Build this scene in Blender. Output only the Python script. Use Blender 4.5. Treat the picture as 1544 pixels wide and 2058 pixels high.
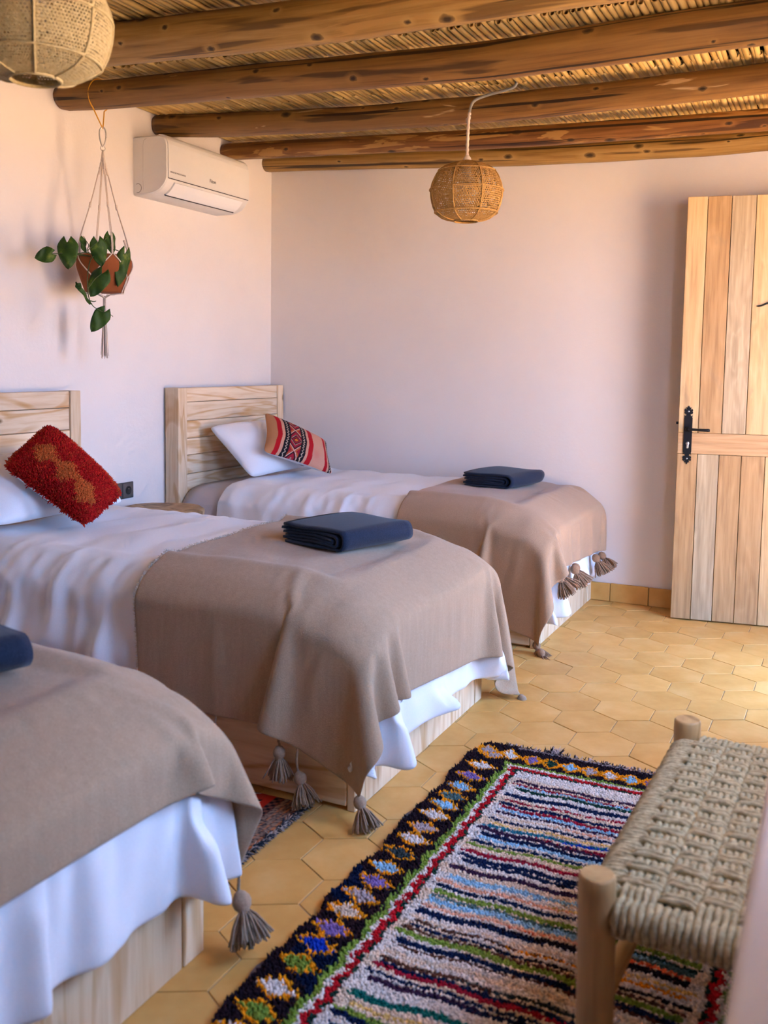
import bpy, bmesh, math, random
import numpy as np
from mathutils import Vector, Matrix

for _o in list(bpy.data.objects):
    bpy.data.objects.remove(_o)
SC = bpy.context.scene
COL = SC.collection
PI = math.pi

# ------------------------------------------------------------------ camera
# room frame: corner of left and back wall at (0,0,0), +X along the back wall, -Y towards the camera
CAM = np.array([3.138, -4.938, 1.226])
FPX, PIT, ROL, CY, CX = 1914.4, 0.0899, 0.0150, 901.56, 772.0
_A = math.radians(25.6)
RT = np.array([math.cos(_A), math.sin(_A), 0.0])
FW0 = np.array([-math.sin(_A), math.cos(_A), 0.0])
UPZ = np.array([0.0, 0.0, 1.0])
FW = FW0 * math.cos(PIT) - UPZ * math.sin(PIT)
UP0 = FW0 * math.sin(PIT) + UPZ * math.cos(PIT)
RI = math.cos(ROL) * RT + math.sin(ROL) * UP0
UI = -math.sin(ROL) * RT + math.cos(ROL) * UP0


def ray(x, y):
    return FW + RI * (x - CX) / FPX - UI * (y - CY) / FPX


def at_x(x, y, X):
    r = ray(x, y)
    return CAM + r * (X - CAM[0]) / r[0]


def at_z(x, y, z):
    r = ray(x, y)
    return CAM + r * (z - CAM[2]) / r[2]


cam_d = bpy.data.cameras.new('camera')
cam = bpy.data.objects.new('camera', cam_d)
COL.objects.link(cam)
SC.camera = cam
cam_d.sensor_fit = 'VERTICAL'
cam_d.sensor_height = 36.0
cam_d.lens = FPX / 2058.0 * 36.0
cam_d.shift_y = (CY - 1029.0) / 2058.0
cam_d.clip_start = 0.02
cam_d.clip_end = 300
_m = Matrix.Identity(4)
for _i in range(3):
    _m[_i][0], _m[_i][1], _m[_i][2], _m[_i][3] = RI[_i], UI[_i], -FW[_i], CAM[_i]
cam.matrix_world = _m
cam_d.dof.use_dof = True
cam_d.dof.focus_distance = 3.9
cam_d.dof.aperture_fstop = 4.0

# ------------------------------------------------------------------ light and exposure
SC.view_settings.view_transform = 'Standard'
SC.view_settings.look = 'None'
SC.view_settings.exposure = 0.46
SC.view_settings.gamma = 1.0
SC.view_settings.use_curve_mapping = False
SC.cycles.use_denoising = True
SC.cycles.max_bounces = 10
SC.cycles.diffuse_bounces = 6
SC.cycles.sample_clamp_indirect = 12.0

world = bpy.data.worlds.new('sky')
SC.world = world
world.use_nodes = True
_bg = world.node_tree.nodes['Background']
_bg.inputs[0].default_value = (0.28, 0.51, 1.0, 1)
_bg.inputs[1].default_value = 15.5

sun_d = bpy.data.lights.new('sun', 'SUN')
sun_d.energy = 115.0
sun_d.color = (1.0, 0.90, 0.76)
sun_d.angle = 0.009
sun = bpy.data.objects.new('sun', sun_d)
COL.objects.link(sun)
sun.rotation_euler = Vector((-0.10, 0.72, -1.0)).to_track_quat('-Z', 'Y').to_euler()

WIN = (-3.55, -2.40, 0.95, 2.05)      # window in the right wall: y0, y1, z0, z1
DOORWAY = (-1.42, -0.14, 0.0, 2.06)   # doorway in the right wall
BLOCKER_Y = -0.60                          # added unseen panel blocks doorway light from here to the back wall
XR = 3.45


def portal(name, y0, y1, z0, z1):
    d = bpy.data.lights.new(name, 'AREA')
    d.shape = 'RECTANGLE'
    d.size = z1 - z0
    d.size_y = y1 - y0
    d.cycles.is_portal = True
    o = bpy.data.objects.new(name, d)
    COL.objects.link(o)
    o.location = (XR + 0.12, (y0 + y1) / 2, (z0 + z1) / 2)
    o.rotation_euler = (0, PI / 2, 0)
    return o


portal('window_portal', *WIN)
portal('doorway_portal', DOORWAY[0], BLOCKER_Y, DOORWAY[2], DOORWAY[3])

# ------------------------------------------------------------------ helpers
ORG = {}
RNG = random.Random(7)
NP = np.random.RandomState(11)


def org(p):
    return ORG.get(p.name, Vector((0, 0, 0))) if p is not None else Vector((0, 0, 0))


def link(o, parent=None):
    COL.objects.link(o)
    if parent is not None:
        o.parent = parent
        ORG[o.name] = org(parent)
    return o


def tag(o, label=None, cat=None, group=None, kind=None):
    if label:
        o['label'] = label
    if cat:
        o['category'] = cat
    if group:
        o['group'] = group
    if kind:
        o['kind'] = kind
    return o


def thing(name, loc, label, cat, group=None, rz=0.0):
    o = bpy.data.objects.new(name, None)
    o.empty_display_size = 0.1
    o.location = loc
    o.rotation_euler = (0, 0, rz)
    COL.objects.link(o)
    ORG[o.name] = Vector(loc) if rz == 0 else Vector((0, 0, 0))
    return tag(o, label, cat, group)


def mesh_of(name, V, F, cols=None, smooth=True):
    me = bpy.data.meshes.new(name)
    V = np.asarray(V, dtype=np.float32)
    if isinstance(F, np.ndarray):
        k = F.shape[1]
        me.vertices.add(len(V))
        me.vertices.foreach_set('co', V.ravel())
        me.loops.add(F.size)
        me.loops.foreach_set('vertex_index', F.astype(np.int32).ravel())
        me.polygons.add(len(F))
        me.polygons.foreach_set('loop_start', np.arange(0, F.size, k, dtype=np.int32))
        me.update(calc_edges=True)
        me.validate()
    else:
        me.from_pydata([tuple(map(float, v)) for v in V], [], F)
        me.update()
    if smooth:
        me.polygons.foreach_set('use_smooth', np.ones(len(me.polygons), dtype=bool))
    if cols is not None:
        a = me.color_attributes.new('Col', 'FLOAT_COLOR', 'POINT')
        c = np.ones((len(V), 4), dtype=np.float32)
        c[:, :3] = cols
        a.data.foreach_set('color', c.ravel())
    return me


def mk(name, V, F, m, parent=None, smooth=True, cols=None):
    """link one mesh object; world coordinates in, the parent's base is subtracted"""
    V = np.asarray(V, dtype=float)
    o0 = org(parent)
    me = mesh_of(name, V - np.array(o0), F, cols, smooth)
    if m is not None:
        me.materials.append(m)
    o = bpy.data.objects.new(name, me)
    return link(o, parent)


def merge(parts):
    V, F, n = [], [], 0
    for v, f in parts:
        v = np.asarray(v, dtype=float)
        V.append(v)
        F += [tuple(i + n for i in q) for q in f]
        n += len(v)
    return np.concatenate(V), F


def box_vf(x0, x1, y0, y1, z0, z1, b=0.0, seg=2):
    bm = bmesh.new()
    bmesh.ops.create_cube(bm, size=1.0)
    for v in bm.verts:
        v.co = Vector(((x0 + x1) / 2 + v.co.x * (x1 - x0), (y0 + y1) / 2 + v.co.y * (y1 - y0), (z0 + z1) / 2 + v.co.z * (z1 - z0)))
    if b > 0:
        bmesh.ops.bevel(bm, geom=bm.edges[:], offset=b, segments=seg, profile=0.5, affect='EDGES')
    bm.verts.ensure_lookup_table()
    V = [tuple(v.co) for v in bm.verts]
    F = [tuple(v.index for v in f.verts) for f in bm.faces]
    bm.free()
    return V, F


def box(name, x0, x1, y0, y1, z0, z1, m, parent=None, b=0.0, seg=2, smooth=False):
    V, F = box_vf(x0, x1, y0, y1, z0, z1, b, seg)
    o = mk(name, V, F, m, parent, smooth=smooth)
    return o


def tube_vf(P, R, seg=8, caps=True, up=None):
    P = np.asarray(P, dtype=float)
    n = len(P)
    R = np.full(n, R) if np.isscalar(R) else np.asarray(R, dtype=float)
    T = np.gradient(P, axis=0)
    T /= np.linalg.norm(T, axis=1)[:, None] + 1e-12
    u = np.array(up, dtype=float) if up is not None else np.array([0.0, 0.0, 1.0])
    if abs(u @ T[0]) > 0.9:
        u = np.array([1.0, 0.0, 0.0])
    V = []
    a = np.arange(seg) * 2 * PI / seg
    for i in range(n):
        u = u - T[i] * (u @ T[i])
        nu = np.linalg.norm(u)
        u = u / nu if nu > 1e-6 else np.array([1.0, 0, 0])
        w = np.cross(T[i], u)
        V.append(P[i] + R[i] * (np.cos(a)[:, None] * u + np.sin(a)[:, None] * w))
    V = np.concatenate(V)
    F = []
    for i in range(n - 1):
        for j in range(seg):
            k = (j + 1) % seg
            F.append((i * seg + j, i * seg + k, (i + 1) * seg + k, (i + 1) * seg + j))
    if caps:
        F.append(tuple(range(seg - 1, -1, -1)))
        F.append(tuple(range((n - 1) * seg, n * seg)))
    return V, F


def lathe_vf(prof, seg=32, c=(0, 0, 0), close=False):
    V, F = [], []
    n = len(prof)
    for r, z in prof:
        for j in range(seg):
            a = 2 * PI * j / seg
            V.append((c[0] + r * math.cos(a), c[1] + r * math.sin(a), c[2] + z))
    for i in range(n - 1 + (1 if close else 0)):
        i2 = (i + 1) % n
        for j in range(seg):
            k = (j + 1) % seg
            F.append((i * seg + j, i * seg + k, i2 * seg + k, i2 * seg + j))
    if not close:
        if prof[0][0] > 1e-5:
            F.append(tuple(range(seg - 1, -1, -1)))
        if prof[-1][0] > 1e-5:
            F.append(tuple(range((n - 1) * seg, n * seg)))
    return np.array(V), F


def bez(pts, n=24):
    """smooth Catmull-Rom path through the points"""
    P = [np.array(p, dtype=float) for p in pts]
    P = [2 * P[0] - P[1]] + P + [2 * P[-1] - P[-2]]
    out = []
    m = len(P) - 3
    per = max(2, n // m)
    for i in range(m):
        p0, p1, p2, p3 = P[i:i + 4]
        for k in range(per):
            t = k / per
            out.append(0.5 * ((2 * p1) + (-p0 + p2) * t + (2 * p0 - 5 * p1 + 4 * p2 - p3) * t * t + (-p0 + 3 * p1 - 3 * p2 + p3) * t ** 3))
    out.append(P[-2])
    return np.array(out)


def vnoise(p, s=1.0, seed=0.0):
    """cheap smooth noise, vectorised sum of sines"""
    p = np.asarray(p, dtype=float) * s + seed
    x, y, z = p[..., 0], p[..., 1], p[..., 2]
    return (np.sin(x * 1.7 + 1.3 * np.sin(y * 1.1 + seed)) + np.sin(y * 2.1 + 1.7 * np.sin(z * 1.3 + 2)) + np.sin(z * 1.9 + 1.1 * np.sin(x * 1.5 + 4))) / 3.0


# ------------------------------------------------------------------ materials
class Mat:
    def __init__(self, name, rough=0.6, spec=0.3):
        self.m = bpy.data.materials.new(name)
        self.m.use_nodes = True
        self.nt = self.m.node_tree
        self.b = self.nt.nodes['Principled BSDF']
        self.b.inputs['Roughness'].default_value = rough
        self.b.inputs['Specular IOR Level'].default_value = spec
        self._co = None

    def n(self, t, **k):
        nd = self.nt.nodes.new(t)
        for a, v in k.items():
            if a.startswith('i_'):
                key = a[2:]
                nd.inputs[int(key) if key.isdigit() else key].default_value = v
            else:
                setattr(nd, a, v)
        return nd

    def l(self, a, b):
        self.nt.links.new(a, b)

    def co(self, rnd=True):
        """object coordinates shifted by the object's own random number"""
        if self._co is None:
            tc = self.n('ShaderNodeTexCoord')
            if rnd:
                oi = self.n('ShaderNodeObjectInfo')
                mu = self.n('ShaderNodeMath', operation='MULTIPLY', i_1=37.0)
                self.l(oi.outputs['Random'], mu.inputs[0])
                ad = self.n('ShaderNodeVectorMath', operation='ADD')
                self.l(tc.outputs['Object'], ad.inputs[0])
                self.l(mu.outputs[0], ad.inputs[1])
                self._co = ad.outputs[0]
            else:
                self._co = tc.outputs['Object']
        return self._co

    def noise(self, scale=5, detail=4, rough=0.55, stretch=None, dist=0.0, vec=None):
        nz = self.n('ShaderNodeTexNoise')
        nz.inputs['Scale'].default_value = scale
        nz.inputs['Detail'].default_value = detail
        nz.inputs['Roughness'].default_value = rough
        nz.inputs['Distortion'].default_value = dist
        v = vec if vec is not None else self.co()
        if stretch:
            mp = self.n('ShaderNodeMapping')
            mp.inputs['Scale'].default_value = stretch
            self.l(v, mp.inputs['Vector'])
            v = mp.outputs[0]
        self.l(v, nz.inputs['Vector'])
        return nz.outputs['Fac']

    def ramp(self, fac, stops):
        r = self.n('ShaderNodeValToRGB')
        e = r.color_ramp.elements
        while len(e) < len(stops):
            e.new(0.5)
        for el, (p, c) in zip(e, stops):
            el.position = p
            el.color = (*c, 1) if len(c) == 3 else c
        self.l(fac, r.inputs[0])
        return r.outputs[0]

    def mix(self, fac, a, b, blend='MIX'):
        mx = self.n('ShaderNodeMix', data_type='RGBA', blend_type=blend)
        for s, v in ((mx.inputs[0], fac), (mx.inputs[6], a), (mx.inputs[7], b)):
            if isinstance(v, (int, float)):
                s.default_value = v
            elif isinstance(v, tuple):
                s.default_value = (*v, 1)
            else:
                self.l(v, s)
        return mx.outputs[2]

    def color(self, c):
        if isinstance(c, tuple):
            self.b.inputs['Base Color'].default_value = (*c, 1)
        else:
            self.l(c, self.b.inputs['Base Color'])
        return self

    def bump(self, h, strength=0.3, dist=0.01):
        bp = self.n('ShaderNodeBump')
        bp.inputs['Strength'].default_value = strength
        bp.inputs['Distance'].default_value = dist
        self.l(h, bp.inputs['Height'])
        self.l(bp.outputs[0], self.b.inputs['Normal'])
        return self


def plain(name, c, rough=0.6, spec=0.3, var=0.06, scale=30, metal=0.0):
    M = Mat(name, rough, spec)
    f = M.noise(scale, 4)
    M.color(M.ramp(f, [(0.3, tuple(x * (1 - var) for x in c)), (0.7, tuple(min(1, x * (1 + var)) for x in c))]))
    M.b.inputs['Metallic'].default_value = metal
    return M.m


def wood(name, dark, mid, light, axis=0, fine=60, wide=7, rough=0.55, knots=True, per_obj=0.12, bump=0.15):
    """sawn timber: grain runs along the given local axis"""
    M = Mat(name, rough, 0.3)
    st = [1.0, 1.0, 1.0]
    st[axis] = 0.06
    f1 = M.noise(fine, 5, 0.6, tuple(st), 0.3)
    st2 = [1.0, 1.0, 1.0]
    st2[axis] = 0.16
    f2 = M.noise(wide, 2, 0.5, tuple(st2), 1.2)
    wv = M.n('ShaderNodeMath', operation='MULTIPLY', i_1=14.0)
    M.l(f2, wv.inputs[0])
    sn = M.n('ShaderNodeMath', operation='SINE')
    M.l(wv.outputs[0], sn.inputs[0])
    mr = M.n('ShaderNodeMapRange')
    mr.inputs['From Min'].default_value = -1
    M.l(sn.outputs[0], mr.inputs['Value'])
    c = M.ramp(mr.outputs[0], [(0.0, mid), (0.55, light), (0.9, light), (1.0, dark)])
    c2 = M.ramp(f1, [(0.35, dark), (0.52, mid), (0.7, light)])
    c = M.mix(0.45, c, c2)
    if knots:
        vo = M.n('ShaderNodeTexVoronoi')
        vo.inputs['Scale'].default_value = 4.0
        mp = M.n('ShaderNodeMapping')
        s3 = [1.6, 1.6, 1.6]
        s3[axis] = 0.8
        mp.inputs['Scale'].default_value = s3
        M.l(M.co(), mp.inputs['Vector'])
        M.l(mp.outputs[0], vo.inputs['Vector'])
        kf = M.ramp(vo.outputs['Distance'], [(0.035, (1, 1, 1)), (0.085, (0, 0, 0))])
        c = M.mix(kf, c, tuple(x * 0.45 for x in dark))
    oi = M.n('ShaderNodeObjectInfo')
    hv = M.n('ShaderNodeHueSaturation')
    mr2 = M.n('ShaderNodeMapRange')
    mr2.inputs['To Min'].default_value = 1 - per_obj
    mr2.inputs['To Max'].default_value = 1 + per_obj
    M.l(oi.outputs['Random'], mr2.inputs['Value'])
    M.l(mr2.outputs[0], hv.inputs['Value'])
    M.l(c, hv.inputs['Color'])
    M.color(hv.outputs[0])
    M.bump(f1, bump, 0.004)
    return M.m


def fabric(name, c, var=0.10, scale=260, bump=0.25, rough=0.92, big=3.0, bigvar=0.05, sheen=0.15):
    M = Mat(name, rough, 0.12)
    f = M.noise(scale, 3, 0.7)
    g = M.noise(big, 3, 0.5)
    ca = M.ramp(f, [(0.3, tuple(x * (1 - var) for x in c)), (0.7, tuple(min(1, x * (1 + var)) for x in c))])
    cb = M.ramp(g, [(0.3, tuple([1 - bigvar] * 3)), (0.7, (1, 1, 1))])
    M.color(M.mix(1.0, ca, cb, 'MULTIPLY'))
    M.bump(f, bump, 0.003)
    M.b.inputs['Sheen Weight'].default_value = sheen
    return M.m


def painted(name, rough=0.95, bump_scale=300, bump=0.3, translucent=False):
    """colour comes from the mesh's own dyed pattern (colour attribute)"""
    M = Mat(name, rough, 0.1)
    at = M.n('ShaderNodeVertexColor', layer_name='Col')
    f = M.noise(bump_scale, 2, 0.7)
    c = M.mix(1.0, at.outputs[0], M.ramp(f, [(0.3, (0.85, 0.85, 0.85)), (0.7, (1, 1, 1))]), 'MULTIPLY')
    M.color(c)
    M.bump(f, bump, 0.003)
    return M.m


MW = {}
_p = Mat('plaster', 0.9, 0.15)
_f = _p.noise(2.2, 4, 0.6)
_g = _p.noise(55, 5, 0.7)
_p.color(_p.ramp(_f, [(0.3, (0.735, 0.675, 0.635)), (0.7, (0.765, 0.71, 0.67))]))
_p.bump(_g, 0.18, 0.006)
MW['plaster'] = _p.m

_p = Mat('glazed_tile', 0.5, 0.3)
_f = _p.noise(7, 4, 0.6)
_g = _p.noise(60, 3, 0.7)
_c = _p.ramp(_f, [(0.25, (0.55, 0.285, 0.068)), (0.5, (0.63, 0.35, 0.10)), (0.75, (0.70, 0.43, 0.155))])
_oi = _p.n('ShaderNodeObjectInfo')
_at = _p.n('ShaderNodeVertexColor', layer_name='Col')
_hv = _p.n('ShaderNodeHueSaturation')
_mr = _p.n('ShaderNodeMapRange')
_mr.inputs['To Min'].default_value = 0.94
_mr.inputs['To Max'].default_value = 1.06
_p.l(_oi.outputs['Random'], _mr.inputs['Value'])
_p.l(_mr.outputs[0], _hv.inputs['Value'])
_p.l(_c, _hv.inputs['Color'])
_p.color(_hv.outputs[0])
_p.bump(_g, 0.05, 0.002)
MW['tile'] = _p.m
MW['grout'] = plain('grout', (0.36, 0.28, 0.19), 0.95, 0.1, 0.15, 40)
MW['base_tile'] = MW['tile']
MW['pine_x'] = wood('pine_along_x', (0.52, 0.30, 0.13), (0.70, 0.51, 0.31), (0.77, 0.61, 0.42), 0)
MW['pine_y'] = wood('pine_along_y', (0.55, 0.30, 0.11), (0.74, 0.56, 0.36), (0.80, 0.65, 0.47), 1, fine=50, wide=6)
MW['pine_z'] = wood('pine_along_z', (0.52, 0.30, 0.13), (0.70, 0.51, 0.31), (0.77, 0.61, 0.42), 2)

# ------------------------------------------------------------------ the setting
def struct(o):
    o['kind'] = 'structure'
    return o


YF = -6.4   # wall behind the camera
ground = box('ground', XR + 0.3, 60, -45, 45, -0.5, -0.12, plain('sandy_ground', (0.46, 0.30, 0.17), 0.95, 0.1, 0.2, 0.8))
struct(ground)

floor = struct(box('floor', -0.3, XR + 0.3, YF - 0.3, 0.3, -0.12, -0.003, MW['grout']))

# hexagonal floor tiles, 20 cm across the flats
HS, HA, HC = 0.1133, math.radians(29.4), (2.303, -1.232)


def hex_vf(s, z0, z1, inset=0.0016, bev=0.0012):
    V, F = [], []
    for r, z in ((s - inset, z0), (s - inset, z1 - bev), (s - inset - bev, z1)):
        for k in range(6):
            a = k * PI / 3
            V.append((r * math.cos(a), r * math.sin(a), z))
    for i in range(2):
        for k in range(6):
            j = (k + 1) % 6
            F.append((i * 6 + k, i * 6 + j, (i + 1) * 6 + j, (i + 1) * 6 + k))
    F.append(tuple(range(12, 18)))
    return np.array(V), F


hv, hf = hex_vf(HS, -0.012, 0.0)
tile_me = mesh_of('floor_tile', hv, hf, smooth=False)
tile_me.materials.append(MW['tile'])
near_t, far_t = [], []
for i in range(-40, 41):
    for j in range(-40, 41):
        u = np.array([1.5 * i * HS, (math.sqrt(3) / 2 * i + math.sqrt(3) * j) * HS])
        x = HC[0] + u[0] * math.cos(HA) - u[1] * math.sin(HA)
        y = HC[1] + u[0] * math.sin(HA) + u[1] * math.cos(HA)
        if -0.05 < x < XR + 0.05 and YF < y < 0.05:
            (near_t if (x > 1.72 and -3.95 < y) else far_t).append((x, y))
for k, (x, y) in enumerate(near_t):
    o = bpy.data.objects.new('floor_tile', tile_me)
    o.location = (x, y, RNG.uniform(-0.0008, 0.0008))
    o.rotation_euler = (RNG.gauss(0, .001), RNG.gauss(0, .001), HA + RNG.gauss(0, .003) + PI / 3 * RNG.randrange(6))
    COL.objects.link(o)
    o.parent = floor
_r = np.array([[math.cos(HA), -math.sin(HA), 0], [math.sin(HA), math.cos(HA), 0], [0, 0, 1]])
V, F = merge([(hv @ _r.T + np.array([x, y, 0]), hf) for x, y in far_t])
o = mk('floor_tile_spread', V, F, MW['tile'], floor, smooth=False)
o['kind'] = 'stuff'

struct(box('wall_left', -0.3, 0, YF - 0.3, 0.3, -0.1, 2.75, MW['plaster']))
struct(box('wall_back', 0, XR + 0.3, 0, 0.3, -0.1, 2.75, MW['plaster']))
struct(box('wall_front', 0, XR + 0.3, YF - 0.3, YF, -0.1, 2.75, MW['plaster']))
ys = [YF, WIN[0], WIN[1], DOORWAY[0], DOORWAY[1], 0.0]
parts = [box_vf(XR, XR + 0.3, ys[0], ys[1], -0.1, 2.75), box_vf(XR, XR + 0.3, ys[1], ys[2], -0.1, WIN[2]),
         box_vf(XR, XR + 0.3, ys[1], ys[2], WIN[3], 2.75), box_vf(XR, XR + 0.3, ys[2], ys[3], -0.1, 2.75),
         box_vf(XR, XR + 0.3, ys[3], ys[4], DOORWAY[3], 2.75), box_vf(XR, XR + 0.3, ys[4], ys[5], -0.1, 2.75),
         box_vf(XR, XR + 0.3, ys[3], ys[4], -0.1, -0.003)]
V, F = merge(parts)
struct(mk('wall_right', V, F, MW['plaster'], smooth=False))
struct(box('doorway_light_blocker', XR + 0.05, XR + 0.10, BLOCKER_Y, DOORWAY[1], 0.0, DOORWAY[3], MW['pine_z']))  # added out of view to narrow the light and sharpen the door's shadow
# low plastered ledge right beside the camera
V, F = box_vf(3.083, XR, YF, -3.60, 0.0, 0.75, 0.012, 3)
struct(mk('wall_ledge', V, F, MW['plaster'], smooth=True))

# tiled baseboard along the back wall
bb = struct(box('baseboard_back', 0.0, XR, -0.006, -0.0005, 0.0, 0.094, MW['grout']))
xs = [0.02]
while xs[-1] < XR - 0.25:
    xs.append(xs[-1] + 0.198)
_off = 2.10 - min(xs, key=lambda t: abs(t - 2.10))
for a in xs:
    a += _off
    b = min(a + 0.196, XR - 0.002)
    box('baseboard_tile', max(a, 0.002) + 0.001, b, -0.016, -0.004, 0.001 + RNG.uniform(0, .001), 0.097 + RNG.uniform(-.001, .001), MW['base_tile'], bb, 0.0025, 1)

# ceiling: sloping roof deck, log beams, reeds across them
def zdeck(x):
    return 2.425 - 0.045 * x + 0.0075 * x * x


deck_m = plain('roof_earth', (0.10, 0.065, 0.035), 0.95, 0.1, 0.3, 25)
xg = np.linspace(-0.05, XR + 0.05, 12)
V, F = [], []
for x in xg:
    z = zdeck(x) + 0.052
    V += [(x, YF, z), (x, 0.05, z), (x, 0.05, z + 0.1), (x, YF, z + 0.1)]
for i in range(len(xg) - 1):
    a, b = 4 * i, 4 * i + 4
    F += [(a, a + 1, b + 1, b), (a + 2, a + 3, b + 3, b + 2), (a + 1, a + 2, b + 2, b + 1), (a + 3, a, b, b + 3)]
F += [(0, 3, 2, 1), (len(V) - 4, len(V) - 3, len(V) - 2, len(V) - 1)]
ceiling = struct(mk('ceiling', V, F, deck_m, smooth=False))


def log_mat(name, dark, mid, light, patch, amt):
    M = Mat(name, 0.5, 0.35)
    at = M.n('ShaderNodeAttribute', attribute_name='bark')     # (along, around, log number)
    vec = at.outputs['Vector']
    f1 = M.noise(40, 5, 0.62, (0.05, 1, 1), 0.4, vec)
    f2 = M.noise(3.2, 4, 0.55, (0.45, 1.6, 1), 0.6, vec)
    c = M.ramp(f1, [(0.30, dark), (0.47, mid), (0.72, light)])
    c = M.mix(M.ramp(f2, [(0.42, (0, 0, 0)), (0.62, (1, 1, 1))]), c, M.ramp(f1, [(0.3, mid), (0.7, light)]))
    # peeled patches of paler wood and dark bark remnants, sharp-edged, stretched along the log
    f3 = M.noise(8, 4, 0.55, (0.28, 1.4, 1), 0.8, vec)
    c = M.mix(M.ramp(f3, [(0.64 - amt, (0, 0, 0)), (0.66 - amt, (1, 1, 1))]), c, patch)
    f4 = M.noise(12, 3, 0.5, (0.12, 1.3, 1), 0.3, vec)
    c = M.mix(M.ramp(f4, [(0.585, (0, 0, 0)), (0.63, (0.8, 0.8, 0.8))]), c, tuple(x * 0.6 for x in dark))
    # knots with a dark eye and a paler collar, of uneven size
    vo = M.n('ShaderNodeTexVoronoi')
    vo.inputs['Scale'].default_value = 6.0
    vo.voronoi_dimensions = '2D'
    wp = M.n('ShaderNodeVectorMath', operation='MULTIPLY_ADD')
    nzv = M.n('ShaderNodeTexNoise')
    nzv.inputs['Scale'].default_value = 60.0
    M.l(vec, nzv.inputs['Vector'])
    M.l(nzv.outputs['Color'], wp.inputs[0])
    wp.inputs[1].default_value = (0.012, 0.012, 0.0)
    M.l(vec, wp.inputs[2])
    mp = M.n('ShaderNodeMapping')
    mp.inputs['Scale'].default_value = (0.75, 1.0, 1.0)
    M.l(wp.outputs[0], mp.inputs['Vector'])
    M.l(mp.outputs[0], vo.inputs['Vector'])
    sz = M.n('ShaderNodeSeparateColor')
    M.l(vo.outputs['Color'], sz.inputs[0])
    mrk = M.n('ShaderNodeMapRange')
    mrk.inputs['To Min'].default_value = 0.7
    mrk.inputs['To Max'].default_value = 2.6
    M.l(sz.outputs[0], mrk.inputs['Value'])
    dv = M.n('ShaderNodeMath', operation='MULTIPLY')
    M.l(vo.outputs['Distance'], dv.inputs[0])
    M.l(mrk.outputs[0], dv.inputs[1])
    c = M.mix(M.ramp(dv.outputs[0], [(0.10, (0.75, 0.75, 0.75)), (0.24, (0, 0, 0))]), c, light)
    c = M.mix(M.ramp(dv.outputs[0], [(0.035, (1, 1, 1)), (0.085, (0.55, 0.55, 0.55)), (0.105, (0, 0, 0))]), c, tuple(x * 0.28 for x in dark))
    # drying cracks
    f5 = M.noise(30, 2, 0.5, (0.018, 1, 1), 0.25, vec)
    c = M.mix(M.ramp(f5, [(0.635, (0, 0, 0)), (0.655, (1, 1, 1))]), c, tuple(x * 0.3 for x in dark))
    M.color(c)
    M.bump(M.mix(0.5, f1, f5), 0.3, 0.006)
    return M.m


LM = [log_mat('log_honey', (0.145, 0.070, 0.015), (0.285, 0.155, 0.038), (0.40, 0.242, 0.074), (0.34, 0.185, 0.05), 0.0),
      log_mat('log_brown', (0.078, 0.032, 0.008), (0.178, 0.084, 0.021), (0.26, 0.135, 0.037), (0.48, 0.32, 0.155), -0.05),
      log_mat('log_red', (0.062, 0.019, 0.005), (0.145, 0.054, 0.011), (0.245, 0.11, 0.027), (0.34, 0.18, 0.05), 0.10)]

LOGS = [
    (-2.86, 0.066, [(0, 2.36), (3.45, 2.29)], 0, 'honey-coloured log beam nearest the woven lamp over the first bed'),
    (-2.24, 0.070, [(0, 2.352), (0.77, 2.326), (1.14, 2.305), (1.7, 2.285), (3.45, 2.285)], 0, 'thick honey-coloured log beam with round knots, in front of the planter beam'),
    (-1.69, 0.0625, [(0, 2.364), (0.2, 2.346), (1.19, 2.310), (2.0, 2.282), (2.5, 2.289), (3.45, 2.298)], 1, 'brown log beam with pale peeled spots from which the planter hangs'),
    (-1.047, 0.056, [(0, 2.386), (0.25, 2.360), (1.07, 2.316), (1.78, 2.296), (2.39, 2.294), (3.45, 2.305)], 1, 'brown log beam that carries the grey conduit of the hanging lamp'),
    (-0.492, 0.047, [(0, 2.370), (0.78, 2.339), (1.59, 2.304), (2.29, 2.286), (3.45, 2.268)], 2, 'dark reddish log beam with stripped orange patches beside the back wall beam'),
    (-0.062, 0.048, [(0, 2.385), (0.87, 2.342), (1.71, 2.300), (2.45, 2.282), (3.45, 2.290)], 0, 'orange log beam lying against the back wall'),
]
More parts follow.
